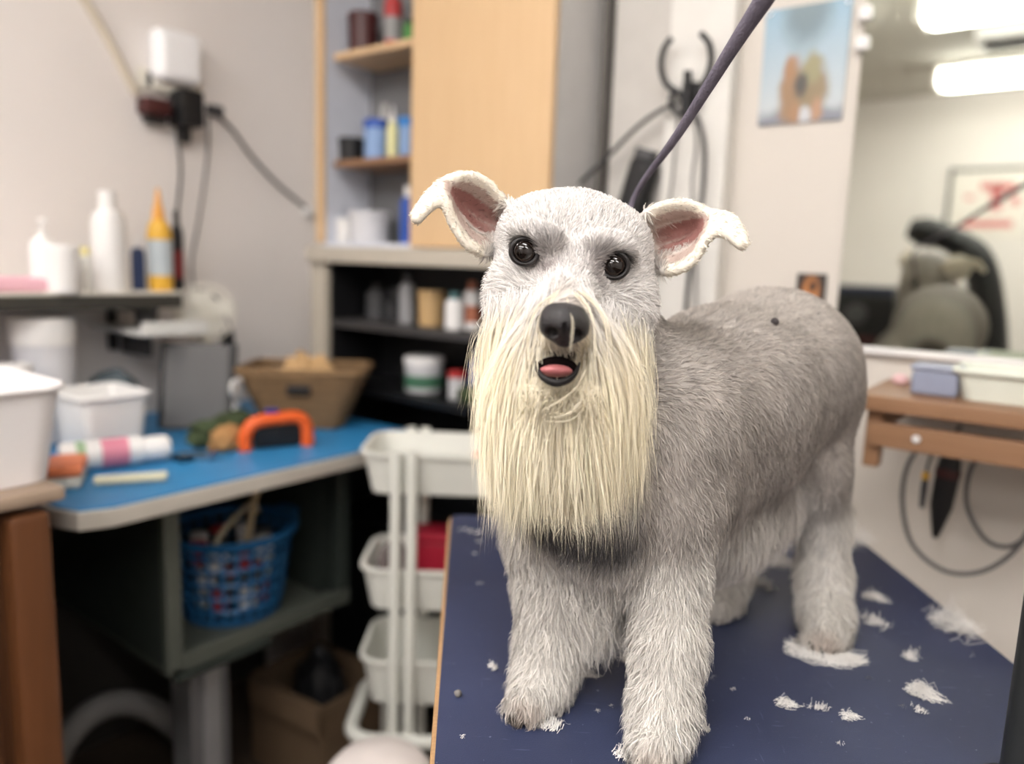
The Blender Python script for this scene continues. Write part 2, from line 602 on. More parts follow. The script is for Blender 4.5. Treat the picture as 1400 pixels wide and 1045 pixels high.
DV, DQ = surface_nets(FIELD)
def relax(V, Q, it, lam):
    E = np.concatenate([Q[:, [0, 1]], Q[:, [1, 2]], Q[:, [2, 3]], Q[:, [3, 0]]])
    n = np.bincount(E[:, 0], minlength=len(V)) + np.bincount(E[:, 1], minlength=len(V))
    for k in range(it):
        acc = np.stack([np.bincount(E[:, 0], V[E[:, 1], j], len(V)) + np.bincount(E[:, 1], V[E[:, 0], j], len(V)) for j in range(3)], 1)
        V = V + lam * (acc / np.maximum(n, 1)[:, None] - V)
    return V
DV = relax(DV, DQ, 2, 0.5)

def raw_mesh(name, V, Q):
    me = bpy.data.meshes.new(name)
    me.vertices.add(len(V))
    me.vertices.foreach_set('co', np.asarray(V, np.float32).ravel())
    k = Q.shape[1]
    me.loops.add(Q.size)
    me.loops.foreach_set('vertex_index', Q.astype(np.int32).ravel())
    me.polygons.add(len(Q))
    me.polygons.foreach_set('loop_start', np.arange(0, Q.size, k, dtype=np.int32))
    me.update(calc_edges=True)
    me.polygons.foreach_set('use_smooth', np.ones(len(Q), bool))
    return me

def set_col(me, C):
    a = me.color_attributes.new('Col', 'FLOAT_COLOR', 'POINT')
    buf = np.ones((len(C), 4), np.float32)
    buf[:, :3] = C
    a.data.foreach_set('color', buf.ravel())

# ---- pigment of the coat plus painted light, as soft blobs in the dog's own space
def L3(*c):
    return np.array(lin(c)[:3])
GREY, DARK, WHITE, CREAM = L3(165, 158, 152), L3(58, 56, 58), L3(232, 228, 222), L3(236, 226, 203)
HEADW, EARIN, TAN = L3(226, 222, 219), L3(142, 100, 94), L3(150, 124, 104)
def smooth01(x):
    x = np.clip(x, 0, 1)
    return x * x * (3 - 2 * x)
def blob(P, c, soft=0.5):
    d = np.linalg.norm(P - np.array(c[:3]), axis=1) / c[3]
    return smooth01((1 + soft - d) / (2 * soft))
def seg_blob(P, a, b, soft=0.35):
    A, B = np.array(a[:3]), np.array(b[:3])
    AB = B - A
    t = np.clip(((P - A) @ AB) / (AB @ AB), 0, 1)
    d = np.linalg.norm(P - (A + t[:, None] * AB), axis=1) / (a[3] + (b[3] - a[3]) * t)
    return smooth01((1 + soft - d) / (2 * soft))
def lowfreq(P, f, seed=0.0):
    return (np.sin(P[:, 0] * f + 1.3 + seed) * np.sin(P[:, 1] * f * 1.13 + 0.7 * seed) + np.sin(P[:, 2] * f * 0.9 + 2.1 + seed) * np.sin((P[:, 0] + P[:, 1]) * f * 0.8)) * 0.5

def ear_info(P):
    """distance to each ear sheet, and how far from its rim (0 rim .. 1 middle), and the sheet's front normal"""
    best = np.full(len(P), 1e3)
    rim = np.zeros(len(P))
    nor = np.zeros((len(P), 3))
    along = np.zeros(len(P))
    for E_ in EARS:
        n = len(E_)
        for i, row in enumerate(E_):
            m = len(row)
            for j, p in enumerate(row):
                d = np.linalg.norm(P - p, axis=1)
                w = d < best
                best[w] = d[w]
                tj = j / (m - 1)
                rim[w] = 1 - abs(2 * tj - 1)
                along[w] = i / (n - 1)
                a = E_[min(i + 1, n - 1)][j] - E_[max(i - 1, 0)][j]
                b = row[min(j + 1, m - 1)] - row[max(j - 1, 0)]
                q = np.cross(a, b)
                q = q / (np.linalg.norm(q) + 1e-9)
                if q[1] > 0:
                    q = -q
                nor[w] = q
    return best, rim, along, nor

def pigment(P, N):
    C = np.repeat(GREY[None], len(P), 0)
    def mix(w, col):
        nonlocal C
        C = C + np.clip(w, 0, 1)[:, None] * (col - C)
    C *= (1 + 0.14 * lowfreq(P, 70) + 0.13 * lowfreq(P, 170, 2.0) + 0.08 * lowfreq(P, 420, 4.0))[:, None]
    up = smooth01((P[:, 2] - 0.27) / 0.13)
    mix(0.75 * up, L3(206, 199, 192))  # paler back: light from above mixed into the coat colour
    # white legs and skirt
    zl = smooth01((0.185 + 0.012 * lowfreq(P, 120, 1.0) - P[:, 2]) / 0.05)
    mix(0.85 * zl, WHITE)
    mix(0.75 * seg_blob(P, S(1124, 700, 45, .86), S(1128, 850, 50, .82)), WHITE)
    mix(0.75 * seg_blob(P, S(940, 750, 60, .72), S(1050, 700, 60, .82)), L3(208, 203, 198))
    mix(0.5 * seg_blob(P, S(1120, 600, 30, .85), S(1128, 670, 28, .84), 0.6), L3(110, 106, 106))
    # hindquarters whitened for the light on them; dark patch under the tail
    rear = np.array((0.66, 0.75, 0.0))
    rc_ = np.array(S(1070, 540, 10, .90)[:3]) + rear * 0.085
    facing = smooth01(((N * rear).sum(1) - 0.35) / 0.3)
    mix(0.75 * facing * blob(P, (*rc_, 0.12), 0.4), WHITE)
    mix(0.9 * facing * blob(P, (rc_[0], rc_[1], rc_[2] - 0.03, 0.042), 0.4), L3(92, 78, 74))
    # dark chest band
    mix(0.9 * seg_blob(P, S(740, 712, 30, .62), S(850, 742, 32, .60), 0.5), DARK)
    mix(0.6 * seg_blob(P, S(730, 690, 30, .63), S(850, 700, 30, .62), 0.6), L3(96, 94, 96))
    # head
    mix(blob(P, S(785, 360, 125, .655), 0.15), HEADW)
    mix(0.45 * seg_blob(P, S(890, 400, 30, .69), S(890, 480, 30, .70), 0.8), GREY)
    # smudges round the eyes and down the stop
    mix(0.62 * blob(P, S(746, 335, 18, .612), 0.6), L3(112, 104, 102))
    mix(0.62 * blob(P, S(818, 352, 19, .617), 0.6), L3(108, 98, 96))
    mix(0.75 * seg_blob(P, S(735, 366, 13, .61), S(755, 368, 10, .605), 0.7), L3(125, 108, 106))
    mix(0.6 * blob(P, S(812, 378, 18, .610), 0.7), L3(120, 108, 106))
    mix(0.4 * blob(P, S(775, 365, 28, .612), 0.6), L3(190, 182, 180))
    for e in EYES:
        mix(blob(P, (e[0], e[1] - .004, e[2], e[3] * 1.18), 0.12), L3(24, 22, 22))
    # beard
    bz = seg_blob(P, S(765, 500, 118, .60), S(768, 640, 78, .605), 0.12)
    mix(bz * smooth01((c_at(770, 415, .6)[2] - P[:, 2]) / 0.03), CREAM)
    mix(0.7 * blob(P, S(762, 545, 26, .560), 0.5), L3(196, 178, 160))
    mix(0.6 * blob(P, S(770, 482, 30, .548), 0.4), L3(150, 142, 136))
    # mouth: opening darkened in the colour, dark lower lip
    mix(seg_blob(P, S(745, 500, 20, .562), S(778, 500, 20, .562), 0.15), L3(30, 20, 20))
    mix(0.8 * seg_blob(P, S(738, 516, 9, .548), S(785, 516, 9, .548), 0.3), L3(34, 30, 30))
    # paws
    for c in (S(716, 980, 26, .618), S(892, 1042, 24, .555), S(1126, 884, 22, .765)):
        mix(0.5 * blob(P, c, 0.6), TAN)
    mix(0.8 * blob(P, S(706, 982, 13, .618), 0.5), L3(60, 50, 44))
    # ears
    b, rim, along, nor = ear_info(P)
    w = smooth01((0.0105 - b) / 0.004) * smooth01(along / 0.12)
    front = (N * nor).sum(1) > 0.1
    mix(w, L3(236, 228, 214))
    inner = w * front * smooth01((rim - 0.02) / 0.5) * smooth01((0.66 - along) / 0.12)
    mix(0.9 * inner, EARIN)
    mix(0.5 * inner * smooth01((along - 0.0) / 0.3) * (rim > 0.5), L3(138, 78, 74))
    return np.clip(C, 0, 1), w, inner

BASE = c_floor(905, 930)
dog = thing('schnauzer_dog', 'freshly clipped grey and white schnauzer dog with long cream beard standing on blue table', 'dog', to_world(BASE), YAW)
dme = raw_mesh('body', DV - BASE, DQ)
DN = np.empty(len(DV) * 3, np.float32)
dme.vertex_normals.foreach_get('vector', DN)
DN = DN.reshape(-1, 3).astype(float)
DCOL, EARW, EARINNER = pigment(DV, DN)
set_col(dme, DCOL)

def fur_material(name, rough, transl, gloss):
    m = bpy.data.materials.new(name)
    m.use_nodes = True
    nt = m.node_tree
    p = nt.nodes['Principled BSDF']
    at = nt.nodes.new('ShaderNodeVertexColor')
    at.layer_name = 'Col'
    nt.links.new(at.outputs[0], p.inputs['Base Color'])
    p.inputs['Roughness'].default_value = rough
    p.inputs['Specular IOR Level'].default_value = gloss
    if transl:
        tr = nt.nodes.new('ShaderNodeBsdfTranslucent')
        nt.links.new(at.outputs[0], tr.inputs[0])
        mx = nt.nodes.new('ShaderNodeMixShader')
        mx.inputs[0].default_value = transl
        nt.links.new(p.outputs[0], mx.inputs[1])
        nt.links.new(tr.outputs[0], mx.inputs[2])
        nt.links.new(mx.outputs[0], nt.nodes['Material Output'].inputs[0])
    return m
SKIN = fur_material('dog_skin_coat', 0.75, 0.0, 0.2)
FUR = fur_material('dog_fur', 0.55, 0.22, 0.3)
BEARD = fur_material('dog_beard_hair', 0.42, 0.2, 0.45)
body = link('body', dme, SKIN, dog, smooth=False)
# ---- fur: every hair a narrow tapering ribbon, rooted on the body
TRI = np.concatenate([DQ[:, [0, 1, 2]], DQ[:, [0, 2, 3]]])
_a, _b, _c3 = DV[TRI[:, 0]], DV[TRI[:, 1]], DV[TRI[:, 2]]
AREA = 0.5 * np.linalg.norm(np.cross(_b - _a, _c3 - _a), axis=1)

def unit(v):
    return v / (np.linalg.norm(v, axis=1, keepdims=True) + 1e-9)

NOSE_P = c_at(771, 440, .56)
HEADBLOB = S(785, 365, 130, .655)
REAR = np.array((0.66, 0.75, 0.0))
def vnoise(P, f, s):
    return np.stack([lowfreq(P, f, s + 3.1 * k) + 0.6 * lowfreq(P[:, [1, 2, 0]], f * 2.3, s + k) for k in range(3)], 1)

# hair length, lift and density for each vertex of the body
hd = blob(DV, HEADBLOB, 0.12)
legw = smooth01((0.20 - DV[:, 2]) / 0.06)
LEN = 0.0090 + 0.0060 * legw
LIFT = 0.22 + 0.22 * legw
skirt = np.maximum(seg_blob(DV, S(930, 745, 55, .72), S(1050, 700, 50, .82), 0.4), blob(DV, S(815, 820, 75, .69), 0.4))
LEN = LEN + 0.016 * skirt
LEN = LEN * (1 - hd) + 0.0085 * hd
cheek = blob(DV, S(705, 420, 50, .64), 0.6) + blob(DV, S(850, 430, 50, .65), 0.6)
LEN = LEN + 0.012 * np.clip(cheek, 0, 1) * hd
LIFT = LIFT * (1 - hd) + 0.28 * hd
brz = seg_blob(DV, S(765, 500, 100, .61), S(768, 640, 75, .625), 0.2)
chestw = seg_blob(DV, S(745, 715, 55, .63), S(850, 740, 55, .61), 0.4)
LEN = LEN + 0.008 * chestw
LEN = np.where(EARW > 0.4, 0.0034, LEN)
LEN = np.where(EARINNER > 0.3, 0.0035, LEN)
pawz = smooth01((0.035 - DV[:, 2]) / 0.02)
LEN = LEN * (1 - 0.40 * pawz)
LEN = np.where(DV[:, 2] < 0.006, 0.006, LEN)
DEN = np.ones(len(DV)) + 0.8 * hd + 0.2 * legw
DEN = np.where(EARINNER > 0.3, 0.5, DEN)
for e in EYES:                                               # bare lids, nose leather and mouth
    DEN *= 1 - blob(DV, (e[0], e[1] - .006, e[2], e[3] * 1.12), 0.08)
DEN *= 1 - blob(DV, S(771, 445, 36, .542), 0.08)
DEN *= 1 - seg_blob(DV, S(745, 503, 22, .556), S(778, 503, 22, .556), 0.08)
DEN = np.where(DV[:, 2] < 0.0025, 0, DEN)

def flow_at(P, N, h, ear):
    up = smooth01((N[:, 2] - 0.2) / 0.6)[:, None]
    f = REAR * (0.55 + 0.6 * up) + np.array((0, 0, -1.0)) * (1 - 0.6 * up)
    lw = smooth01((0.22 - P[:, 2]) / 0.06)[:, None]
    f = f * (1 - lw) + np.array((0.02, 0.0, -1.0)) * lw
    pw = smooth01((0.04 - P[:, 2]) / 0.02)[:, None]
    f = f + pw * np.array((-0.2, -0.9, 0.1))
    hf = unit(P - NOSE_P) + np.array((0, 0, -0.55)) * smooth01((c_at(770, 350, .6)[2] - P[:, 2]) / 0.05)[:, None]
    f = f * (1 - h[:, None]) + hf * h[:, None]
    out = np.where((P[:, 0] < c_at(780, 300, .66)[0])[:, None], np.array((-1.0, 0, 0.1)), np.array((1.0, 0, -0.1)))
    f = f * (1 - ear[:, None]) + out * ear[:, None]
    f = f + 0.32 * vnoise(P, 95, 0.4) + 0.22 * vnoise(P, 330, 1.7) * (0.4 + lw)
    f = f - N * (f * N).sum(1, keepdims=True)
    return unit(f)

def ribbons(name, PATH, NRM, W, COLS, m, parent):
    """PATH (n,k,3), NRM (n,k,3) outward, W (k,) or (n,k), COLS (n,k,3)"""
    n, k = PATH.shape[:2]
    tang = np.empty_like(PATH)
    tang[:, 1:-1] = PATH[:, 2:] - PATH[:, :-2]
    tang[:, 0] = PATH[:, 1] - PATH[:, 0]
    tang[:, -1] = PATH[:, -1] - PATH[:, -2]
    side = np.cross(tang, NRM)
    side /= np.linalg.norm(side, axis=-1, keepdims=True) + 1e-12
    W = np.broadcast_to(W, (n, k))[..., None]
    V = np.stack((PATH - side * W, PATH + side * W), 2).reshape(-1, 3)
    i = (np.arange(n)[:, None] * k + np.arange(k - 1)[None]).ravel() * 2
    Q = np.stack((i, i + 1, i + 3, i + 2), 1)
    me = raw_mesh(name, V - BASE, Q)
    set_col(me, np.clip(np.repeat(COLS.reshape(-1, 3), 2, 0), 0, 1))
    nn = NRM / (np.linalg.norm(NRM, axis=-1, keepdims=True) + 1e-9)
    me.normals_split_custom_set_from_vertices(np.repeat(nn.reshape(-1, 3), 2, 0).astype(np.float32))
    o = link(name, me, m, parent, smooth=False)
    o['kind'] = 'stuff'
    return o

def coat(name, count, sel, lenmul=1.0, width=0.00042, clump=0.45, cell=0.007):
    w = AREA * (DEN * sel)[TRI].mean(1)
    T_ = rng.choice(len(TRI), count, p=w / w.sum())
    u, v = rng.random(count), rng.random(count)
    fl = u + v > 1
    u[fl], v[fl] = 1 - u[fl], 1 - v[fl]
    bw = np.stack((1 - u - v, u, v), 1)
    g = lambda A: (A[TRI[T_]] * (bw[:, :, None] if A.ndim > 1 else bw)).sum(1)
    P, N = g(DV), unit(g(DN))
    L = g(LEN) * lenmul * (0.65 + 0.6 * rng.random(count))
    lift = g(LIFT)
    h, ear, C = g(hd), g(EARW), g(DCOL)
    f = flow_at(P, N, h, ear)
    f = unit(f + 0.25 * rng.normal(size=(count, 3)))
    f = unit(f - N * ((f * N).sum(1, keepdims=True) - 0.0))
    key = np.floor(P / cell + 0.35 * vnoise(P, 500, .3)).astype(np.int64)
    key = (key[:, 0] * 73856093) ^ (key[:, 1] * 19349663) ^ (key[:, 2] * 83492791)
    _, inv = np.unique(key, return_inverse=True)
    cn = np.bincount(inv)
    cen = np.stack([np.bincount(inv, P[:, j]) / cn for j in range(3)], 1)[inv]
    toc = (cen - P) * clump
    toc -= N * (toc * N).sum(1, keepdims=True)
    li = (lift * (0.6 + 0.8 * rng.random(count)))[:, None]
    L = L[:, None]
    p0 = P - N * 0.0006
    p1 = P + L * (0.38 * f + 0.55 * li * N) + toc * 0.35
    p2 = P + L * (0.72 * f + 0.80 * li * N) + toc * 0.75
    p3 = P + L * (1.0 * f + 0.72 * li * N) + toc + np.array((0, 0, -0.10)) * L
    PATH = np.stack((p0, p1, p2, p3), 1)
    PATH[:, :, 2] = np.maximum(PATH[:, :, 2], 0.0008)
    rnd = rng.normal(size=(count, 3)) * 0.20
    nr = unit(N + rnd - 0.2 * f)
    NRM = np.repeat(nr[:, None, :], 4, 1)
    b = (1 + 0.17 * rng.normal(size=count))[:, None, None]
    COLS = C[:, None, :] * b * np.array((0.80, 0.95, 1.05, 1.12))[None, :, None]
    W = np.array((1.0, 0.95, 0.7, 0.12)) * width * (0.7 + 0.6 * rng.random(count))[:, None]
    return ribbons(name, PATH, NRM, W, COLS, FUR, dog)

ones = np.ones(len(DV))
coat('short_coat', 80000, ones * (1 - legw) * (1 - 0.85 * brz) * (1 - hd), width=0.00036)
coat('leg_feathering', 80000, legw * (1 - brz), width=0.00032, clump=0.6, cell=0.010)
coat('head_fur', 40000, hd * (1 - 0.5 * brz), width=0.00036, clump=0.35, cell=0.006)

# ---- beard and moustache: long locks falling from the muzzle
def locks(name, n_clump, per, rootf, endf, bulgef, width, spread0, spread1, m=BEARD, col=CREAM, seg=11, root=None):
    PATHS, NR, CO, WW = [], [], [], []
    for i in range(n_clump):
        q = (i + rng.random()) / n_clump
        a = rootf(q); b = bulgef(q, a); e = endf(q, b)
        mcol = col * (1 + 0.05 * rng.normal()) * np.array((1, 1 - 0.02 * rng.random(), 1 - 0.08 * rng.random()))
        s0 = rng.normal(size=(per, 3)) * spread0
        s1 = rng.normal(size=(per, 3)) * spread1
        s2 = s1 * 0.8 + rng.normal(size=(per, 3)) * spread1 * 0.6
        P0, P1, P3 = a + s0, b + s1, e + s2
        cut = (0.50 + 0.60 * rng.random(per) ** .8 + 0.10 * rng.normal())[:, None]
        P3 = P1 + (P3 - P1) * cut
        mid = (P1 + P3) / 2 + np.array((0, -0.004, 0)) + rng.normal(size=3) * np.array((.005, .003, .002)) + rng.normal(size=(per, 3)) * .0018
        t = np.linspace(0, 1, seg)[None, :, None]
        # two joined quadratic arcs: root -> bulge -> tip
        pts = np.stack([P0, P0 * .35 + P1 * .65 + np.array((0, -.004, .006)), P1, mid, P3], 1)
        k = 4
        tt = t * k
        out = np.zeros((per, seg, 3))
        from math import comb
        for j in range(5):
            out += comb(4, j) * (t ** j) * ((1 - t) ** (4 - j)) * pts[:, j][:, None, :]
        PATHS.append(out)
        ctr = c_at(770, 520, .66)
        nn = out - np.array((ctr[0], ctr[1], 0))
        nn[..., 2] = 0.10
        nn = nn / np.linalg.norm(nn, axis=-1, keepdims=True) + rng.normal(size=(per, 1, 3)) * 0.16
        NR.append(nn)
        sh = (1 + 0.10 * rng.normal(size=per))[:, None, None]
        tone = np.linspace(0.97, 1.05, seg)[None, :, None]
        cc = np.repeat(mcol[None, None], seg, 1)
        if root is not None:
            tt2 = smooth01(np.linspace(0, 1.8, seg))[None, :, None]
            cc = root * (1 - tt2) + cc * tt2
        CO.append(np.clip(cc * sh * tone, 0, 1))
        WW.append(width * (0.6 + 0.7 * rng.random(per))[:, None] * np.minimum(1, 3.2 * (1 - np.linspace(0, 0.97, seg)))[None])
    return ribbons(name, np.concatenate(PATHS), np.concatenate(NR), np.concatenate(WW), np.concatenate(CO), m, dog)

def pxd(*a):
    return c_at(*a)
# image-left fall: from the bridge and lip out over the cheek and down
def rl(q):
    return pxd(752 - 34 * q + rng.normal() * 3, 404 + 80 * q + rng.normal() * 11, .575 + .024 * q + rng.normal() * .003)
def bl(q, a):
    return pxd(735 - 62 * (rng.random() ** 0.9) + rng.normal() * 4, 490 + 45 * rng.random(), .570 + .03 * rng.random())
def el(q, b):
    x = 700 + (b[0] - c_at(700, 520, .585)[0]) * 1700
    return pxd(np.clip(x, 680, 760) + rng.normal() * 9, 660 + 50 * rng.random() ** 1.3, .590 + .03 * rng.random())
def rr_(q):
    return pxd(790 + 32 * q + rng.normal() * 3, 406 + 78 * q + rng.normal() * 11, .575 + .026 * q + rng.normal() * .003)
def br_(q, a):
    return pxd(806 + 62 * (rng.random() ** 0.9) + rng.normal() * 4, 492 + 45 * rng.random(), .570 + .032 * rng.random())
def er_(q, b):
    x = 840 + (b[0] - c_at(840, 520, .585)[0]) * 1600
    return pxd(np.clip(x, 778, 856) + rng.normal() * 9, 655 + 55 * rng.random() ** 1.3, .592 + .03 * rng.random())
def rk1(q):
    return pxd(738 - 62 * q + rng.normal() * 4, 402 + 48 * rng.random(), .596 + .040 * q + rng.normal() * .003)
def bk1(q, a):
    return pxd(718 - 50 * q + rng.normal() * 5, 455 + 45 * rng.random(), .588 + .038 * q)
def ek1(q, b):
    return pxd(706 - 40 * q + rng.normal() * 7, 560 + 95 * rng.random(), .588 + .035 * q)
def rk2(q):
    return pxd(812 + 68 * q + rng.normal() * 4, 412 + 50 * rng.random(), .598 + .052 * q + rng.normal() * .003)
def bk2(q, a):
    return pxd(825 + 48 * q + rng.normal() * 5, 465 + 45 * rng.random(), .590 + .045 * q)
def ek2(q, b):
    return pxd(836 + 32 * q + rng.normal() * 7, 560 + 90 * rng.random(), .590 + .042 * q)
def rc(q):
    return pxd(728 + 78 * q, 535 + rng.normal() * 6, .562 + rng.normal() * .003)
def bc(q, a):
    return pxd(712 + 110 * q + rng.normal() * 7, 585 + 15 * rng.random(), .575 + .012 * rng.random())
def ec(q, b):
    return pxd(705 + 125 * q + rng.normal() * 10, 678 + 48 * rng.random() ** 1.5, .590 + .03 * rng.random())
locks('beard', 200, 44, rc, ec, bc, 0.00021, .005, .0075)
locks('moustache', 200, 44, rl, el, bl, 0.00021, .0035, .007, root=HEADW)
locks('moustache', 200, 44, rr_, er_, br_, 0.00021, .0035, .007, root=HEADW)
# side whiskers: from below the eyes down over the cheeks
locks('cheek_hair', 150, 40, rk1, ek1, bk1, 0.00020, .004, .007, col=CREAM, root=HEADW)
locks('cheek_hair', 150, 40, rk2, ek2, bk2, 0.00020, .004, .007, col=CREAM, root=HEADW)
# the long stray strands over the nose and chin
def stray(pts, n=5, w=.00024):
    P = np.array([[tuple(v) for v in smooth_path([tuple(c_at(*p)) for p in pts], 5)]])
    P = np.repeat(P, n, 0)
    P = P + rng.normal(size=(n, 1, 3)) * .0008 + np.linspace(0, 1, P.shape[1])[None, :, None] * rng.normal(size=(n, 1, 3)) * .0022
    N_ = np.zeros_like(P) + np.array((0.1, -1, 0.3)) + rng.normal(size=(n, 1, 3)) * .25
    C_ = np.zeros_like(P) + CREAM * 1.03
    return P, N_, np.full(P.shape[:2], w) * np.minimum(1, 3 * (1 - np.linspace(0, .96, P.shape[1]))), C_
STR = [([(775, 408, .548), (783, 440, .520), (781, 470, .520), (778, 480, .53)], 2), ([(765, 398, .56), (745, 430, .545), (738, 480, .548), (741, 530, .556)], 6),
       ([(785, 400, .56), (806, 425, .548), (812, 470, .548), (806, 520, .556)], 7), ([(800, 505, .553), (786, 530, .548), (762, 548, .546), (743, 557, .548)], 4),
       ([(803, 520, .555), (795, 550, .550), (775, 568, .548), (752, 573, .55)], 4), ([(806, 535, .556), (798, 560, .552), (780, 574, .55), (748, 574, .552)], 3),
       ([(725, 600, .585), (740, 650, .592), (770, 690, .596), (803, 730, .598)], 5), ([(830, 600, .585), (840, 640, .59), (852, 660, .592), (858, 676, .594)], 6),
       ([(758, 402, .565), (732, 425, .56), (722, 470, .562), (728, 520, .566)], 7), ([(790, 398, .565), (820, 425, .565), (832, 470, .566), (830, 560, .574)], 7)]
for pts, n in STR:
    P, N_, W_, C_ = stray(pts, n)
    ribbons('stray_hairs', P, N_, W_, C_, BEARD, dog)

# ---- eyes
eye_m = mat('dog_eye_dark', (18, 12, 10), 0.04, var=0.1, scale=300, spec=0.8)
lid_m = mat('dog_eyelid', (30, 26, 26), 0.45, spec=0.5)
iris_m = mat('dog_iris_brown', (34, 22, 16), 0.1, var=0.5, scale=900, spec=0.6)
for e in EYES:
    c = Vector(e[:3]) - Vector(BASE)
    bm = new_bm(); bmesh.ops.create_uvsphere(bm, u_segments=32, v_segments=20, radius=e[3] * 0.98, matrix=Matrix.Translation(c))
    eye = build('eye', bm, eye_m, dog)
    bm = new_bm()
    look = (Vector((0, 0, 0.40)) - Vector(e[:3])).normalized()
    s_ = look.cross(Vector((0, 0, 1))).normalized(); u_ = s_.cross(look)
    r = e[3]
    tube(bm, [c + look * r * 0.52 + (s_ * math.cos(a) * 0.93 + u_ * math.sin(a) * 0.86) * r for a in [2 * math.pi * k / 14 for k in range(14)]], r * 0.17, 8, 3, True)
    build('eyelid', bm, lid_m, eye)
    bm = new_bm()
    tube(bm, [c + look * r * 0.775 + (s_ * math.cos(a) + u_ * math.sin(a)) * r * 0.60 for a in [2 * math.pi * k / 14 for k in range(14)]], r * 0.055, 6, 3, True)
    build('iris', bm, iris_m, eye)

# ---- nose leather, on a fine grid of its own
_save = (VOX, LO, HI, NG, FIELD)
VOX = 0.0008
LO = np.array(c_at(771, 445, .540)) - np.array((.028, .030, .028)); HI = LO + np.array((.056, .050, .056))
NG = np.ceil((HI - LO) / VOX).astype(int) + 1
FIELD = np.full(NG, 0.05, np.float32)
chain([S(758, 434, 19, .540), S(786, 437, 19, .541)], 0.006)
chain([S(755, 448, 17, .540), S(788, 451, 17, .541)], 0.006)
chain([S(771, 440, 24, .536), S(771, 462, 13, .540)], 0.006)
for q in (S(756, 454, 7.5, .5315), S(787, 457, 7.5, .5325)):
    carve(q, 0.003, (1.0, 1.6, .95))
for q in (S(745, 461, 5, .533), S(798, 464, 5, .534)):
    carve(q, 0.003, (1.3, 1.6, .6))
for y in range(444, 478, 3):
    carve(S(771.5, y, 1.6, .5245 + .0004 * max(0, y - 455)), 0.002, (1, 3, 1))
nV, nQ = surface_nets(FIELD)
nV = relax(nV, nQ, 2, 0.5)
VOX, LO, HI, NG, FIELD = _save
nose_m = mat('dog_nose_leather', (40, 37, 39), 0.30, var=0.25, scale=600, bump=0.6, bscale=900, spec=0.6)
nme = raw_mesh('nose', nV - BASE, nQ)
link('nose', nme, nose_m, dog, smooth=False)

# ---- mouth
bm = new_bm()
bmesh.ops.create_uvsphere(bm, u_segments=28, v_segments=16, radius=1.0, matrix=Matrix.Translation(Vector(c_at(761, 504, .5565)) - Vector(BASE)) @ Matrix.Diagonal((.0158, .0085, .0088, 1)))
build('mouth_shade', bm, mat('mouth_dark', (14, 8, 8), .95, spec=.05), dog)  # dark convex blob standing in for the shaded mouth opening
tng = mat('dog_tongue', (184, 110, 112), 0.35, var=0.15, scale=200, bump=0.3, bscale=700)
bm = new_bm()
tc_ = Vector(c_at(760, 508, .556)) - Vector(BASE)
bmesh.ops.create_uvsphere(bm, u_segments=28, v_segments=16, radius=1.0, matrix=Matrix.Translation(tc_) @ Matrix.Rotation(math.radians(-14), 4, 'X') @ Matrix.Diagonal((0.0130, .0135, .0052, 1)))
build('tongue', bm, tng, dog)
bm = new_bm()
tube(bm, [Vector(c_at(*p)) - Vector(BASE) for p in ((733, 494, .556), (738, 511, .548), (748, 520, .543), (761, 524, .541), (776, 520, .543), (787, 510, .548), (793, 496, .556))], lambda t: 0.0008 + 0.0020 * math.sin(math.pi * t), 8, 5)
build('lower_lip', bm, mat('dog_lip', (26, 23, 23), 0.55, spec=.3), dog)
# ---- mole on the rump, claws
bm = new_bm()
mc = S(1063, 437, 5.5, .815)
MOLE = mc
claw_m = mat('dog_claw', (52, 44, 40), 0.35)
for pts in ([(701, 978, .622), (712, 984, .616), (727, 985, .617)], [(874, 1040, .557), (887, 1045, .553), (902, 1043, .557)], [(1111, 886, .762), (1124, 890, .758), (1138, 889, .762)], [(968, 838, .835), (979, 841, .833)]):
    for p in pts:
        a = c_at(*p); a[2] = max(a[2], 0.006)
        b2 = a + np.array((0, -.0035, 0)); b2[2] = 0.0022
        bm2 = new_bm()
        tube(bm2, [Vector(a + np.array((0, .006, .003)) - BASE), Vector(a - BASE), Vector(b2 - BASE)], lambda t: 0.0024 * (1 - 0.8 * t) + .0003, 7, 4)
        build('claw', bm2, claw_m, dog)
# the mole sits on the skin: nearest body vertex along the view line
vv = DV - np.array((0, 0, 0.40))
dirm = np.array(mc[:3]) - np.array((0, 0, .40)); dirm /= np.linalg.norm(dirm)
tt_ = vv @ dirm
off = np.linalg.norm(vv - tt_[:, None] * dirm, axis=1)
cand = np.where(off < 0.006)[0]
mv = cand[np.argmin(tt_[cand])]
bmesh.ops.create_uvsphere(bm, u_segments=14, v_segments=10, radius=0.0042, matrix=Matrix.Translation(Vector(DV[mv] + DN[mv] * 0.0022 - BASE)))
build('mole', bm, mat('dog_mole', (66, 60, 62), 0.6), dog)
# ================================================================== THINGS ROUND THE ROOM
def msize(p, wpx):
    """metres covered by wpx pixels at place p"""
    q = Matrix.Rotation(-YAW, 3, 'Z') @ (Vector(p) - Vector((0, 0, CAM_Z)))
    return wpx * q.dot(FW) / F_PX

def turned(bm, prof, c=(0, 0, 0), n=20, sq=(1, 1), rot=None):
    return lathe(bm, prof, c, n, rot, sq)

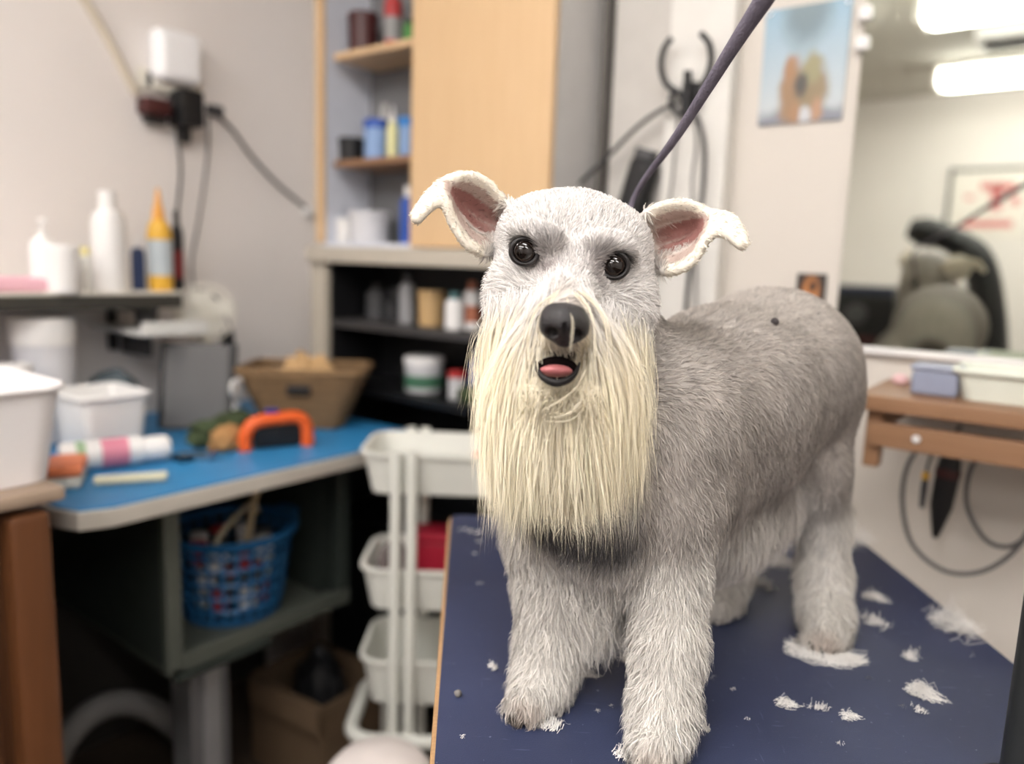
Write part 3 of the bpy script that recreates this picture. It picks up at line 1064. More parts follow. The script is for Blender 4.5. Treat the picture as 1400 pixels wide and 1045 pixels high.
white_pl = mat('white_plastic', (236, 234, 232), 0.4, var=0.04)
offwhite = mat('offwhite_plastic', (226, 222, 210), 0.45, var=0.05)
black_pl = mat('black_plastic', (24, 24, 26), 0.4, var=0.15)
dgrey = mat('dark_grey_plastic', (72, 72, 74), 0.5, var=0.1)
yellow_pl = mat('yellow_plastic', (226, 176, 62), 0.4)
orange_pl = mat('orange_plastic', (228, 96, 38), 0.4)
blue_pl = mat('blue_plastic', (32, 88, 134), 0.4, var=0.1)
navy_pl = mat('navy_plastic', (40, 58, 96), 0.4)
red_pl = mat('red_plastic', (176, 44, 44), 0.4)
purple_pl = mat('purple_plastic', (92, 52, 142), 0.4)
pink_pl = mat('pink_plastic', (222, 140, 160), 0.45)
green_pl = mat('green_plastic', (66, 108, 84), 0.5)
light_wood = wood('birch_veneer', (220, 188, 148), (208, 174, 132), 0.4, (14, 14, 1.2))
mid_wood = wood('oak_wood', (158, 120, 90), (134, 98, 70), 0.5, (1.5, 30, 30))
brown_wood = wood('brown_cabinet_wood', (98, 62, 38), (80, 50, 31), 0.45, (20, 20, 1.5))
cord_m = mat('grey_cord', (92, 90, 90), 0.5)
blackcord = mat('black_cord', (48, 47, 48), 0.5)
chrome = mat('chrome', (190, 190, 192), 0.2, 1.0, var=0.03)

def bottle(name, label, cat, loc, h, w, mb, mc, kind='cap', group=None, parent=None, band=None):
    t = thing(name, label, cat, loc, 0, group)
    r = w / 2
    bm = new_bm()
    if kind == 'squeeze':
        turned(bm, [(0, 0), (r * .92, 0), (r, h * .03), (r, h * .55), (r * .8, h * .66), (r * .45, h * .70), (0, h * .70)]); build('bottle_body', bm, mb, t)
        bm = new_bm(); turned(bm, [(r * .5, h * .69), (r * .5, h * .76), (r * .28, h * .86), (r * .12, h), (0, h)]); build('nozzle_cap', bm, mc, t)
    elif kind == 'pump':
        turned(bm, [(0, 0), (r * .94, 0), (r, h * .03), (r, h * .62), (r * .7, h * .72), (r * .35, h * .75), (0, h * .75)]); build('bottle_body', bm, mb, t)
        bm = new_bm(); turned(bm, [(r * .4, h * .74), (r * .4, h * .82), (r * .14, h * .83), (r * .14, h * .94), (0, h * .94)]); box(bm, (r * .3, 0, h * .965), (r * 1.3, r * .42, h * .06), .003); build('pump_head', bm, mc, t)
    elif kind == 'spray':
        turned(bm, [(0, 0), (r * .94, 0), (r, h * .03), (r, h * .55), (r * .45, h * .70), (r * .38, h * .74), (0, h * .74)]); build('bottle_body', bm, mb, t)
        bm = new_bm(); turned(bm, [(r * .45, h * .73), (r * .45, h * .80), (0, h * .80)]); box(bm, (r * .35, 0, h * .88), (r * 1.7, r * .6, h * .15), .006); box(bm, (r * .8, 0, h * .76), (r * .18, r * .3, h * .16), .003, (0, -.4, 0)); build('trigger_head', bm, mc, t)
    elif kind == 'tub':
        turned(bm, [(0, 0), (r * .9, 0), (r * .95, h * .02), (r, h * .80), (0, h * .80)]); build('tub_body', bm, mb, t)
        bm = new_bm(); turned(bm, [(r * 1.03, h * .78), (r * 1.05, h * .80), (r * 1.05, h * .97), (r * .98, h), (0, h)]); build('lid', bm, mc, t)
    else:
        turned(bm, [(0, 0), (r * .94, 0), (r, h * .03), (r, h * .70), (r * .8, h * .79), (r * .42, h * .82), (0, h * .82)]); build('bottle_body', bm, mb, t)
        bm = new_bm(); turned(bm, [(r * .48, h * .81), (r * .5, h * .82), (r * .5, h * .985), (r * .45, h), (0, h)]); build('cap', bm, mc, t)
    if band:
        bm = new_bm(); turned(bm, [(r * 1.012, h * .15), (r * 1.012, h * .5)]); build('paper_label', bm, band, t)
    return t

# ------------------------------------------------------------------ left wall
SH_Z = 1.112
s = thing('wall_shelf', 'long dark-edged wall shelf crowded with white bottles on the left wall', 'shelf', (WX, 0.562, SH_Z))
bm = new_bm(); box(bm, (.105, 0, -.003), (.21, .724, .006), .002); build('shelf_liner', bm, offwhite, s)
bm = new_bm(); box(bm, (.105, 0, -.021), (.21, .724, .030), .004); build('shelf_board', bm, mat('dark_shelf_board', (58, 56, 50), .5), s)
for y in (-.25, .3):
    bm = new_bm(); box(bm, (.008, y, -.09), (.016, .02, .11), .002); box(bm, (.09, y, -.042), (.16, .02, .012), .002); build('bracket', bm, black_pl, s)

SHX = -1.70
def on_shelf(px):
    p = w_X(px, 392, SHX)
    return Vector((SHX, p.y, SH_Z))
def zt(px, py, X=SHX):
    return w_X(px, py, X).z - SH_Z
def shelf_bottle(px, top, wpx, name, label, mb, mc, kind, dx=0.0, band=None, cat='bottle'):
    loc = on_shelf(px) + Vector((dx, 0, 0))
    p = w_X(px, 392, SHX + dx)
    loc.y = p.y
    return bottle(name, label, cat, loc, w_X(px, top, SHX + dx).z - SH_Z, msize(loc, wpx), mb, mc, kind, 'bottles on the left wall shelf', band=band)
shelf_bottle(152, 262, 44, 'shampoo_bottle', 'tall plain white bottle in the middle of the left wall shelf', white_pl, white_pl, 'cap', .03)
shelf_bottle(220, 258, 32, 'squeeze_bottle', 'yellow squeeze bottle with pointed amber nozzle on the left wall shelf', yellow_pl, mat('amber_plastic', (222, 158, 70), .4), 'squeeze', .02, mat('pale_blue_label', (190, 200, 206), .5))
shelf_bottle(190, 325, 18, 'small_bottle', 'small navy bottle between the tall white and the yellow bottle', navy_pl, white_pl, 'cap', .0)
shelf_bottle(244, 288, 16, 'slim_bottle', 'slim dark bottle with red band just right of the yellow bottle', black_pl, black_pl, 'cap', .0, mat('dark_red_label', (120, 36, 36), .5))
shelf_bottle(62, 298, 34, 'pump_bottle', 'white pump bottle near the left end of the wall shelf', white_pl, white_pl, 'pump', .03)
shelf_bottle(88, 335, 40, 'cream_tub', 'squat white tub with lid beside the white pump bottle on the shelf', white_pl, white_pl, 'tub', .07, cat='tub')
shelf_bottle(118, 338, 24, 'small_bottle', 'small clear bottle with pale yellow cap behind the tall white bottle', mat('cloudy_plastic', (214, 212, 206), .4), mat('pale_yellow_plastic', (226, 214, 150), .4), 'cap', .0)
bmx = new_bm()
c = on_shelf(22)
bm = new_bm()
box(bm, (0, 0, .014), (.09, .15, .028), .008, seg=3)
o = build('folded_cloth', bm, mat('pink_cloth', (226, 178, 190), .9, bump=.5, bscale=300), None); o.location = (-1.69, c.y, SH_Z)
tag(o, 'folded pale pink cloth at the left end of the wall shelf', 'cloth')

# wall electrics
p = w_X(231, 82, WX)
t = thing('wall_lamp', 'bright white rounded box mounted high on the left wall above the sockets', 'wall lamp', p)
bm = new_bm(); box(bm, (.03, 0, 0), (.06, .115, .12), .022, seg=3); build('shade', bm, mat('lamp_white', (250, 250, 252), .3, var=.0), t)
bm = new_bm(); box(bm, (.012, 0, -.065), (.024, .10, .03), .006); build('base', bm, offwhite, t)
p = w_X(231, 116, WX)
t = thing('socket_plate', 'cream double socket plate on the left wall below the white box', 'socket', p)
bm = new_bm(); box(bm, (.005, 0, 0), (.010, .16, .05), .003); build('plate', bm, offwhite, t)
for y in (-.04, .04):
    bm = new_bm(); box(bm, (.011, y, 0), (.004, .04, .034), .002); build('socket', bm, dgrey, t)
p = w_X(244, 158, WX)
adapter = t = thing('power_adapter', 'black power adapter hanging from the socket on the left wall', 'adapter', p)
bm = new_bm(); box(bm, (.035, 0, .012), (.07, .058, .085), .008); build('adapter_body', bm, black_pl, t)
bm = new_bm(); box(bm, (.02, 0, -.046), (.03, .03, .04), .008); build('strain_relief', bm, black_pl, t)
p = w_X(203, 148, WX)
t = thing('plug', 'dark red plug beside the black adapter on the left wall', 'plug', p)
bm = new_bm(); box(bm, (.025, 0, 0), (.05, .065, .04), .01); build('plug_body', bm, mat('maroon_plastic', (70, 30, 30), .4), t)
bm = new_bm(); box(bm, (.025, .0, -.028), (.03, .05, .02), .006); build('plug_clamp', bm, black_pl, t)
p = w_X(290, 152, WX)
junction = thing('cord_plug', 'small dark plug on the left wall with a long sagging grey cord', 'plug', p)
bm = new_bm(); box(bm, (.012, 0, 0), (.024, .04, .026), .005); build('plug_body', bm, dgrey, junction)

def cord(name, label, pts, r, m, n=7, cat='cord', owner=None):
    bm = new_bm(); tube(bm, pts, r, n, 6)
    P0 = Vector(pts[0])
    if owner is not None:
        bmesh.ops.translate(bm, verts=bm.verts, vec=-Vector(owner.location))
        o = build('cord', bm, m, owner)
        o['label'] = label
        return o
    bmesh.ops.translate(bm, verts=bm.verts, vec=-P0)
    o = build(name, bm, m, None)
    o.location = P0
    tag(o, label, cat)
    return o
lw = lambda px, py, off=.012: w_X(px, py, WX + off)
cord('power_cord', 'grey cord sagging from the socket to the cupboard along the left wall', [lw(292, 152), lw(318, 178), lw(345, 215), lw(380, 252), lw(418, 284)], .0045, cord_m, owner=junction)
cord('power_cord', 'black cord hanging straight down from the adapter behind the bottles', [lw(243, 188), lw(247, 240), lw(240, 320), lw(246, 402)], .0035, blackcord, owner=adapter)
cord('power_cord', 'thin grey cord hanging in a slack curve right of the slim dark bottle', [lw(284, 160), lw(284, 210), lw(272, 300), lw(262, 360), lw(268, 408)], .003, cord_m, owner=junction)
cord('power_cord', 'thin dark cord dropping behind the small fan on the left wall', [lw(268, 395), lw(290, 402), lw(305, 425), lw(318, 455)], .003, blackcord, owner=junction)
cord('cable_trunking', 'cream painted conduit slanting down the left wall to the sockets', [lw(90, -40, .006), lw(140, 40, .006), lw(186, 128, .006)], .010, mat('conduit_paint', (206, 196, 178), .6), 8, 'conduit')
o = new_bm(); box(o, (.010, 0, 0), (.02, .03, .022), .004); o = build('cord_end_box', o, white_pl, None); o.location = lw(418, 290, 0)
tag(o, 'tiny white junction box on the left wall beside the cupboard', 'junction box')

# ------------------------------------------------------------------ blue-topped counter along the left wall
CT_Z = 0.805
t = thing('blue_counter', 'long bright blue-topped work counter with cream metal edge along the left wall', 'counter', (0, 0, 0))
CX1, CY0, CY1 = -1.185, 0.49, 1.262
bm = new_bm(); poly = [(WX + .005, CY0), (CX1 - .06, CY0), (CX1 - .018, CY0 + .018), (CX1, CY0 + .06), (CX1, CY1), (WX + .005, CY1)]
prism(bm, poly, CT_Z - .004, CT_Z); build('blue_surface', bm, mat('blue_counter_top', (52, 134, 190), .4, var=.12, scale=12), t)
bm = new_bm(); poly2 = [(WX + .005, CY0 - .006), (CX1 - .058, CY0 - .006), (CX1 - .012, CY0 + .012), (CX1 + .006, CY0 + .058), (CX1 + .006, CY1), (WX + .005, CY1)]
prism(bm, poly2, CT_Z - .034, CT_Z - .004, .003); build('counter_edge', bm, mat('cream_metal_edge', (206, 200, 190), .3, .3), t)
# hanging cabinet under it: side panels, base, back, frame
gm = mat('grey_green_steel', (52, 58, 54), .4, .2, var=.15)
gm2 = mat('grey_green_frame', (92, 96, 88), .4, .3, var=.1)
X0, X1, Y0, Y1, Z0, Z1 = -1.78, -1.25, .668, 1.085, .44, CT_Z - .036
def part(name, c, sz, m, root, bev=.003):
    bm = new_bm(); box(bm, c, sz, bev); return build(name, bm, m, root)
dk = struct(slab('added_dark_board', (WX + .006, .66, .38), (.010, 1.2, .76), mat('under_counter_dark', (50, 46, 42), .7)))  # dark sheet added to make the wall under the counter darker
u = thing('steel_cabinet', 'dark grey-green open steel cabinet hanging under the blue counter', 'cabinet', ((X0 + X1) / 2, (Y0 + Y1) / 2, Z0))
def up_(n, x0, x1, y0, y1, z0, z1, m):
    c = Vector(((x0 + x1) / 2, (y0 + y1) / 2, (z0 + z1) / 2)) - u.location
    return part(n, c, (x1 - x0, y1 - y0, z1 - z0), m, u)
up_('side_panel', X0, X1 - .02, Y0, Y0 + .012, Z0 + .002, Z1, gm)
up_('side_panel', X0, X1 - .02, Y1 - .012, Y1, Z0 + .002, Z1, gm)
up_('base_panel', X0, X1, Y0, Y1, Z0, Z0 + .012, gm2)
up_('back_panel', X0, X0 + .01, Y0 + .012, Y1 - .012, Z0 + .012, Z1, gm)
up_('frame_post', X1 - .02, X1, Y0 - .004, Y0 + .026, Z0, Z1, gm2)
up_('frame_post', X1 - .02, X1, Y1 - .03, Y1, Z0 + .034, Z1, gm)
up_('front_lip', X1 - .012, X1 + .002, Y0 + .026, Y1, Z0, Z0 + .034, gm2)
for k in range(2):
    up_('divider', X0 + .01, X1 - .06, 1.052 + .012 * k, 1.057 + .012 * k, Z0 + .012, Z1 - .01, gm)
# pedestal of the counter
g = thing('steel_pedestal', 'brushed grey steel pedestal column under the dark steel cabinet', 'pedestal', (-1.34, .775, 0))
bm = new_bm(); box(bm, (0, 0, .22), (.075, .085, .42), .006); build('column', bm, mat('brushed_steel', (150, 150, 152), .35, .7), g)
bm = new_bm(); box(bm, (.006, .0, .21), (.085, .035, .40), .004); build('column_sleeve', bm, mat('pale_steel', (186, 186, 188), .35, .6), g)
bm = new_bm(); box(bm, (0, .0, .008), (.16, .17, .016), .004); build('foot', bm, gm, g)
bm = new_bm(); box(bm, (0, 0, .432), (.2, .2, .014), .003); build('top_plate', bm, gm, g)

# laundry basket: rim, rings and upright ribs
LB = Vector((-1.392, .885, Z0 + .0125))
b = thing('laundry_basket', 'blue openwork plastic basket filled with brushes and bottles in the steel cabinet', 'basket', LB)
rb, rt_, hb = .096, .124, .185
rad = lambda z: rb + (rt_ - rb) * (z / hb)
for k in range(26):
    a = 2 * math.pi * k / 26
    bm = new_bm(); tube(bm, [(rad(z) * math.cos(a), rad(z) * math.sin(a), z) for z in (.006, hb)], .0042, 6, 1, flat=.5); build('rib', bm, blue_pl, b)
for z in (.035, .065, .095, .125, .155):
    bm = new_bm(); tube(bm, [(rad(z) * math.cos(2 * math.pi * k / 20), rad(z) * math.sin(2 * math.pi * k / 20), z) for k in range(20)], .0042, 6, 2, True); build('ring', bm, blue_pl, b)
bm = new_bm(); turned(bm, [(0, 0), (rb, 0), (rb + .004, .012), (rb - .004, .012), (rb - .006, .004), (0, .004)], n=28); build('basket_base', bm, blue_pl, b)
bm = new_bm(); turned(bm, [(rt_ - .006, hb - .014), (rt_ + .010, hb - .012), (rt_ + .014, hb), (rt_ + .004, hb + .004), (rt_ - .006, hb - .002), (rt_ - .006, hb - .014)], n=32); build('rim', bm, blue_pl, b)
for sy in (-1, 1):
    bm = new_bm(); tube(bm, [(.03, sy * (rt_ + .006), hb - .004), (.025, sy * (rt_ + .024), hb + .002), (-.025, sy * (rt_ + .024), hb + .002), (-.03, sy * (rt_ + .006), hb - .004)], .005, 8, 4); build('handle', bm, blue_pl, b)
cont = [(white_pl, 'white'), (red_pl, 'red'), (offwhite, 'cream'), (dgrey, 'grey'), (white_pl, 'white'), (red_pl, 'red')]
for layer, (zc, R_, n_) in enumerate(((.020, .055, 6), (.072, .062, 7), (.122, .070, 8))):
    for k in range(n_):
        a = 2 * math.pi * (k + .37 * layer) / n_
        m_, cn_ = cont[(k * 5 + layer * 3) % 6]
        hh = .042
        o = bottle('small_bottle', 'small %s bottle piled inside the blue openwork basket' % cn_, 'bottle', LB + Vector((R_ * math.cos(a), R_ * math.sin(a), zc - .006)), hh + .004, .036, m_, cont[(k + layer) % 6][0], 'tub', 'small %s bottles piled in the blue basket' % cn_)
bm = new_bm(); tube(bm, [(0, 0, 0), (.0, .018, .09), (.0, .03, .135)], .007, 8, 4)
o = build('wooden_brush_handle', bm, wood('pale_stick', (206, 186, 150), (188, 168, 130), .5), None); o.location = LB + Vector((.02, .02, .118)); tag(o, 'pale wooden handle sticking up out of the blue basket', 'brush handle')
cord('hose_loop', 'cream looped tube arching over the top of the blue basket', [LB + Vector(q) for q in ((.06, -.08, .168), (.05, -.05, .195), (.03, .0, .215), (.0, .05, .22), (-.02, .08, .19))], .005, mat('cream_tube', (196, 186, 160), .5), 8, 'tube')

# ------------------------------------------------------------------ brown cabinet at the near left
bc_ = thing('brown_cabinet', 'brown wooden cabinet with rounded post at the lower left edge', 'cabinet', (-1.44, .10, 0))
BZ = .870
part('body', (-.02, 0, BZ / 2 - .01), (.58, .66, BZ - .06), brown_wood, bc_, .004)
part('top', (0, .006, BZ - .010), (.645, .70, .02), mat('cabinet_top_beige', (158, 138, 120), .5), bc_, .006)
part('corner_post', (.295, .31, BZ / 2 - .015), (.05, .055, BZ - .03), wood('brown_post', (112, 70, 41), (92, 57, 34), .4, (20, 20, 1.5)), bc_, .012)
part('corner_post', (.295, -.31, BZ / 2 - .015), (.05, .055, BZ - .03), brown_wood, bc_, .012)
d_ = part('door', (.278, 0, BZ / 2 - .02), (.018, .54, BZ - .14), brown_wood, bc_, .006)
bm = new_bm(); lathe(bm, [(0, .0), (.006, 0), (.006, .015), (.013, .02), (.013, .028), (0, .032)], (.287, -.2, .55), 14, (0, math.pi / 2, 0)); build('knob', bm, chrome, d_)

def tote(name, label, loc, sx, sy, h, m, rotz=0, rim=.008, taper=.86, cat='bin', group=None):
    t = thing(name, label, cat, loc, rotz, group)
    bm = new_bm()
    n = 6
    def ring(w, d, z, r):
        return [bm.verts.new((x, y, z)) for x, y in rrect(w, d, r, n)]
    r0 = min(sx, sy) * .16
    seq = [ring(sx * taper, sy * taper, 0, r0), ring(sx, sy, h, r0), ring(sx - .008, sy - .008, h, r0 - .003), ring(sx * taper - .008, sy * taper - .008, .004, r0 - .003)]
    for A, B in zip(seq, seq[1:]):
        for k in range(len(A)):
            bm.faces.new((A[k], A[(k + 1) % len(A)], B[(k + 1) % len(A)], B[k]))
    bm.faces.new(list(reversed(seq[0]))); bm.faces.new(seq[-1])
    build('tub', bm, m, t)
    bm = new_bm()
    pts = [Vector((x, y, h)) for x, y in rrect(sx + rim * .6, sy + rim * .6, r0, n)]
    tube(bm, pts, rim * .6, 8, 1, True); build('rim', bm, m, t)
    return t
clear_w = mat('milky_plastic', (240, 236, 236), .35, var=.03)
tote('storage_tote', 'large milky white tote on top of the brown cabinet', (-1.27, .362, BZ + .001), .26, .225, .135, clear_w, cat='tote')
tote('white_bucket', 'square white plastic bucket standing on the blue counter', (-1.545, .700, CT_Z + .001), .15, .13, .115, white_pl, cat='bucket')
loc = Vector((-1.70, .665, CT_Z + .001))
bottle('white_canister', 'tall white cylinder canister under the wall shelf behind the white bucket', 'canister', loc, .255, .115, mat('pale_grey_plastic', (214, 214, 218), .4), white_pl, 'tub')
bottle('purple_bottle', 'purple bottle standing behind the milky tote', 'bottle', (-1.66, .555, CT_Z + .001), .205, .042, purple_pl, purple_pl, 'cap')
bottle('spray_bottle', 'white capped bottle just right of the purple bottle', 'bottle', (-1.60, .572, CT_Z + .001), .175, .06, white_pl, white_pl, 'tub')
# spray can lying down
t = thing('spray_can', 'white and pink spray can lying on its side on the blue counter', 'can', (-1.405, .655, CT_Z + .0265), math.radians(74))
rx = (0, math.pi / 2, 0)
bm = new_bm(); lathe(bm, [(0, -.085), (.024, -.085), (.026, -.08), (.026, .045), (.02, .055), (0, .055)], (0, 0, 0), 22, rx); build('can_body', bm, white_pl, t)
bm = new_bm(); lathe(bm, [(.0263, -.02), (.0263, .025)], (0, 0, 0), 22, rx); build('pink_band', bm, pink_pl, t)
bm = new_bm(); lathe(bm, [(.0262, -.06), (.0262, -.045)], (0, 0, 0), 22, rx); build('green_band', bm, mat('soft_green', (160, 190, 150), .5), t)
bm = new_bm(); lathe(bm, [(.021, .054), (.023, .06), (.023, .09), (.017, .098), (0, .098)], (0, 0, 0), 22, rx); build('cap', bm, white_pl, t)
# slicker brush
t = thing('slicker_brush', 'orange-backed white grooming brush lying at the end of the blue counter', 'brush', (-1.355, .553, CT_Z + .001), math.radians(-30))
part('brush_pad', (0, 0, .010), (.09, .055, .02), offwhite, t, .006); part('brush_back', (0, 0, .030), (.095, .06, .02), mat('coral_plastic', (236, 132, 84), .45), t, .008); part('handle', (-.085, 0, .02), (.09, .022, .02), offwhite, t, .008)
t = thing('comb', 'small ivory comb lying near the counter edge', 'comb', (-1.285, .628, CT_Z + .001), math.radians(60))
part('comb_back', (0, .006, .006), (.115, .018, .012), mat('ivory_plastic', (228, 226, 200), .4), t, .004)
for k in range(18):
    part('tooth', (-.05 + k * .0059, -.012, .006), (.0026, .022, .004), mat('ivory_plastic', (228, 226, 200), .4), t, 0)
for k, (dx, dy) in enumerate(((0, 0), (.018, .03))):
    t = thing('trimming_head', ('dark clipper blade on the blue counter beside the spray can', 'silver clipper blade on the blue counter beside the dark blade')[k], 'clipper blade', (-1.355 + dx, .765 + dy, CT_Z + .001), .6 * k)
    part('blade_base', (0, 0, .006), (.035, .03, .012), (black_pl, chrome)[k], t, .002); part('blade_cutter', (.014, 0, .014), (.012, .034, .005), chrome, t, .001)

# small white shelf, cup, fan
sp = w_X(212, 452, -1.66)
t = thing('small_wall_shelf', 'short white metal shelf on the left wall under the bottles', 'shelf', (WX, sp.y, sp.z))
part('shelf_plate', (.12, .012, 0), (.24, .15, .012), mat('white_enamel', (222, 222, 218), .35), t, .003); part('shelf_lip', (.235, .012, .01), (.008, .15, .03), mat('white_enamel', (222, 222, 218), .35), t, .002)
part('shelf_bracket', (.06, .012, -.035), (.12, .014, .06), dgrey, t, .002)
cp = w_X(200, 440, -1.70)
t = thing('lidded_cup', 'dark cup with white lid on the short white shelf', 'cup', (-1.70, cp.y, sp.z + .007))
bm = new_bm(); turned(bm, [(0, 0), (.022, 0), (.027, .045), (0, .045)]); build('cup_body', bm, dgrey, t)
bm = new_bm(); turned(bm, [(.029, .043), (.03, .046), (.03, .062), (.026, .068), (0, .068)]); build('lid', bm, white_pl, t)
fp = w_X(281, 428, -1.66)
t = thing('desk_fan', 'small off-white round fan on the counter against the left wall', 'fan', (fp.x, fp.y, CT_Z + .001), math.radians(-35))
hz = fp.z - CT_Z
bm = new_bm(); turned(bm, [(0, 0), (.05, 0), (.052, .012), (.02, .02), (.012, .03), (.012, hz - .05), (0, hz - .05)]); build('stand', bm, offwhite, t)
Rf = .066
for off in (-.018, .018):
    for rr in (Rf, Rf * .75, Rf * .5, Rf * .26):
        bm = new_bm(); tube(bm, [(off * (1.2 - .5 * rr / Rf), rr * math.cos(2 * math.pi * k / 16), hz + rr * math.sin(2 * math.pi * k / 16)) for k in range(16)], .0022, 6, 2, True); build('cage_ring', bm, offwhite, t)
    for k in range(10):
        a = 2 * math.pi * k / 10
        bm = new_bm(); tube(bm, [(off * 1.2, 0, hz), (off * .7, Rf * math.cos(a), hz + Rf * math.sin(a))], .0016, 5, 1); build('cage_spoke', bm, offwhite, t)
for k in range(4):
    a = 2 * math.pi * k / 4 + .3
    part('blade', (0, .034 * math.cos(a), hz + .034 * math.sin(a)), (.004, .05, .035), mat('fan_blade', (226, 224, 216), .4), t, .001).rotation_euler = (0, 0, 0)
bm = new_bm(); lathe(bm, [(0, -.05), (.028, -.045), (.03, -.022), (0, -.02)], (0, 0, hz), 18, (0, math.pi / 2, 0)); build('motor', bm, offwhite, t)

# grey panel leaning against the wall things
a_ = w_X(268, 575, -1.52)
t = thing('grey_screen', 'dark grey framed panel leaning upright at the back of the blue counter', 'panel', (-1.575, .925, CT_Z + .001), math.radians(-50))
bm = new_bm(); box(bm, (0, 0, .098), (.014, .14, .190), .004, (0, -.22, 0)); build('panel_face', bm, mat('panel_grey', (96, 95, 95), .6), t)
bm = new_bm(); box(bm, (-.006, -.076, .098), (.016, .012, .194), .002, (0, -.22, 0)); build('frame_side', bm, black_pl, t)
bm = new_bm(); box(bm, (-.006, .076, .098), (.016, .012, .194), .002, (0, -.22, 0)); build('frame_side', bm, black_pl, t)
bm = new_bm(); box(bm, (-.022, 0, .05), (.006, .05, .10), .002, (0, .2, 0)); build('prop_leg', bm, black_pl, t)
bottle('spray_bottle', 'black-headed lilac spray bottle between the grey panel and the basket', 'bottle', (-1.70, 1.075, CT_Z + .001), .215, .055, mat('lilac_plastic', (150, 140, 160), .4), black_pl, 'spray')
# blue-grey bag of bits
def lump(name, label, cat, loc, size, m, seed=0, amp=.25, freq=6.0, sub=4):
    bm = new_bm(); bmesh.ops.create_icosphere(bm, subdivisions=sub, radius=1.0)
    for v in bm.verts:
        n_ = noise.noise(v.co * freq * .35 + Vector((seed, 0, 0))) + .5 * noise.noise(v.co * freq + Vector((0, seed, 0)))
        v.co *= 1 + amp * n_
        v.co = Vector((v.co.x * size[0], v.co.y * size[1], max(v.co.z, -.75) * size[2]))
    z0 = min(v.co.z for v in bm.verts)
    bmesh.ops.translate(bm, verts=bm.verts, vec=(0, 0, -z0))
    o = build(name, bm, m, None); o.location = loc
    tag(o, label, cat)
    return o
lump('plastic_bag', 'crumpled slate-blue bag behind the white bucket', 'bag', (-1.70, .80, CT_Z + .001), (.06, .055, .075), mat('slate_bag', (74, 86, 92), .5, var=.3, scale=40), 3)
camo = mat('camouflage_cloth', (62, 74, 48), .9, var=.55, scale=26, bump=.5, bscale=200)
lump('cloth_bundle', 'crumpled camouflage-green cloth bundle in front of the grey panel', 'cloth', (-1.425, .905, CT_Z + .001), (.040, .085, .035), camo, 5, .3)
lump('chew_toy', 'tan lump resting against the green cloth bundle', 'toy', (-1.362, .862, CT_Z + .001), (.02, .036, .030), mat('tan_toy', (176, 132, 84), .8), 8, .3)
# heart-shaped white card
t = thing('heart_card', 'white heart-shaped card standing beside the wicker basket', 'card', (-1.487, .968, CT_Z + .062), math.radians(37 + 90))
bm = new_bm()
hp = []
for k in range(28):
    a = 2 * math.pi * k / 28
    hp.append((.0031 * 16 * math.sin(a) ** 3 * .75, .0031 * (13 * math.cos(a) - 5 * math.cos(2 * a) - 2 * math.cos(3 * a) - math.cos(4 * a)) * .72 + .035))
prism(bm, hp, -.003, .003, 0, Matrix.Rotation(math.radians(90), 4, 'X')); build('heart', bm, white_pl, t)
bm = new_bm(); tube(bm, [(0, .004, .02), (0, .012, -.03), (0, .02, -.061)], .003, 8, 3); build('stick', bm, white_pl, t)

# orange arch tool
oc = Vector((-1.315, .945, CT_Z + .001))
t = thing('orange_holder', 'bright orange arched plastic holder on the blue counter', 'holder', oc, math.radians(68))
bm = new_bm(); tube(bm, [(-.062, 0, .0), (-.062, 0, .03), (-.045, 0, .055), (0, 0, .062), (.045, 0, .06), (.062, 0, .04), (.064, 0, .0)], .0135, 12, 6); build('arch', bm, orange_pl, t)
part('black_insert', (.004, .006, .024), (.096, .02, .046), black_pl, t, .006); part('blue_button', (-.01, 0, .078), (.026, .014, .008), mat('blue_button', (40, 56, 150), .4), t, .002)

# wicker basket with paper inside
wick = mat('wicker', (132, 104, 72), .7, var=.25, scale=60)
wick2 = mat('wicker_dark', (108, 84, 56), .7, var=.25, scale=60)
WB = Vector((-1.46, 1.135, CT_Z + .001))
t = thing('wicker_basket', 'tapered woven wicker basket full of brown paper on the blue counter', 'basket', WB, math.radians(40))
hw = .135
def wring(z, k2):
    f = z / hw
    return [(x, y, z) for x, y in rrect((.165 + .115 * f), (.11 + .075 * f), .03, 7)]
nr = 13
for k in range(nr):
    z = .006 + (hw - .012) * k / (nr - 1)
    base = smooth_path(wring(z, k), 2, True)
    pts = []
    for q, v in enumerate(base):
        nrm = Vector((v.x, v.y, 0)).normalized()
        pts.append(v + nrm * (.0022 if (q // 2 + k) % 2 else -.0022))
    bm = new_bm(); tube(bm, pts, .0052, 6, 1, True); build('woven_strand', bm, wick if k % 2 else wick2, t)
for k, v in enumerate(smooth_path(wring(0.0, 0), 1, True)):
    top = smooth_path(wring(hw, 0), 1, True)[k]
    bm = new_bm(); tube(bm, [v, top], .003, 6, 1); build('stake', bm, wick2, t)
bm = new_bm(); tube(bm, [Vector(p) for p in wring(hw, 0)], .008, 8, 2, True); build('rim', bm, wick, t)
bm = new_bm(); prism(bm, rrect(.16, .105, .03), 0, .006); build('basket_base', bm, wick2, t)
bm = new_bm(); box(bm, (.0, -.086, hw * .70), (.055, .014, .022), .006); build('handle_hole', bm, black_pl, t)
kraft = mat('kraft_paper', (190, 156, 112), .8, var=.15, scale=30, bump=.3)
lump('crumpled_paper', 'crumpled brown paper heaped inside the wicker basket', 'paper', WB + Vector((.0, .0, .03)), (.08, .05, .078), kraft, 12, .35, 7)
lump('dark_cloth', 'dark rag tucked beside the paper in the wicker basket', 'cloth', WB + Vector((-.062, -.055, .085)), (.02, .02, .022), dgrey, 2, .3)
lump('crumpled_paper', 'small crumpled paper scrap at the right end inside the wicker basket', 'paper', WB + Vector((.065, .055, .075)), (.02, .02, .030), kraft, 22, .35, 7)

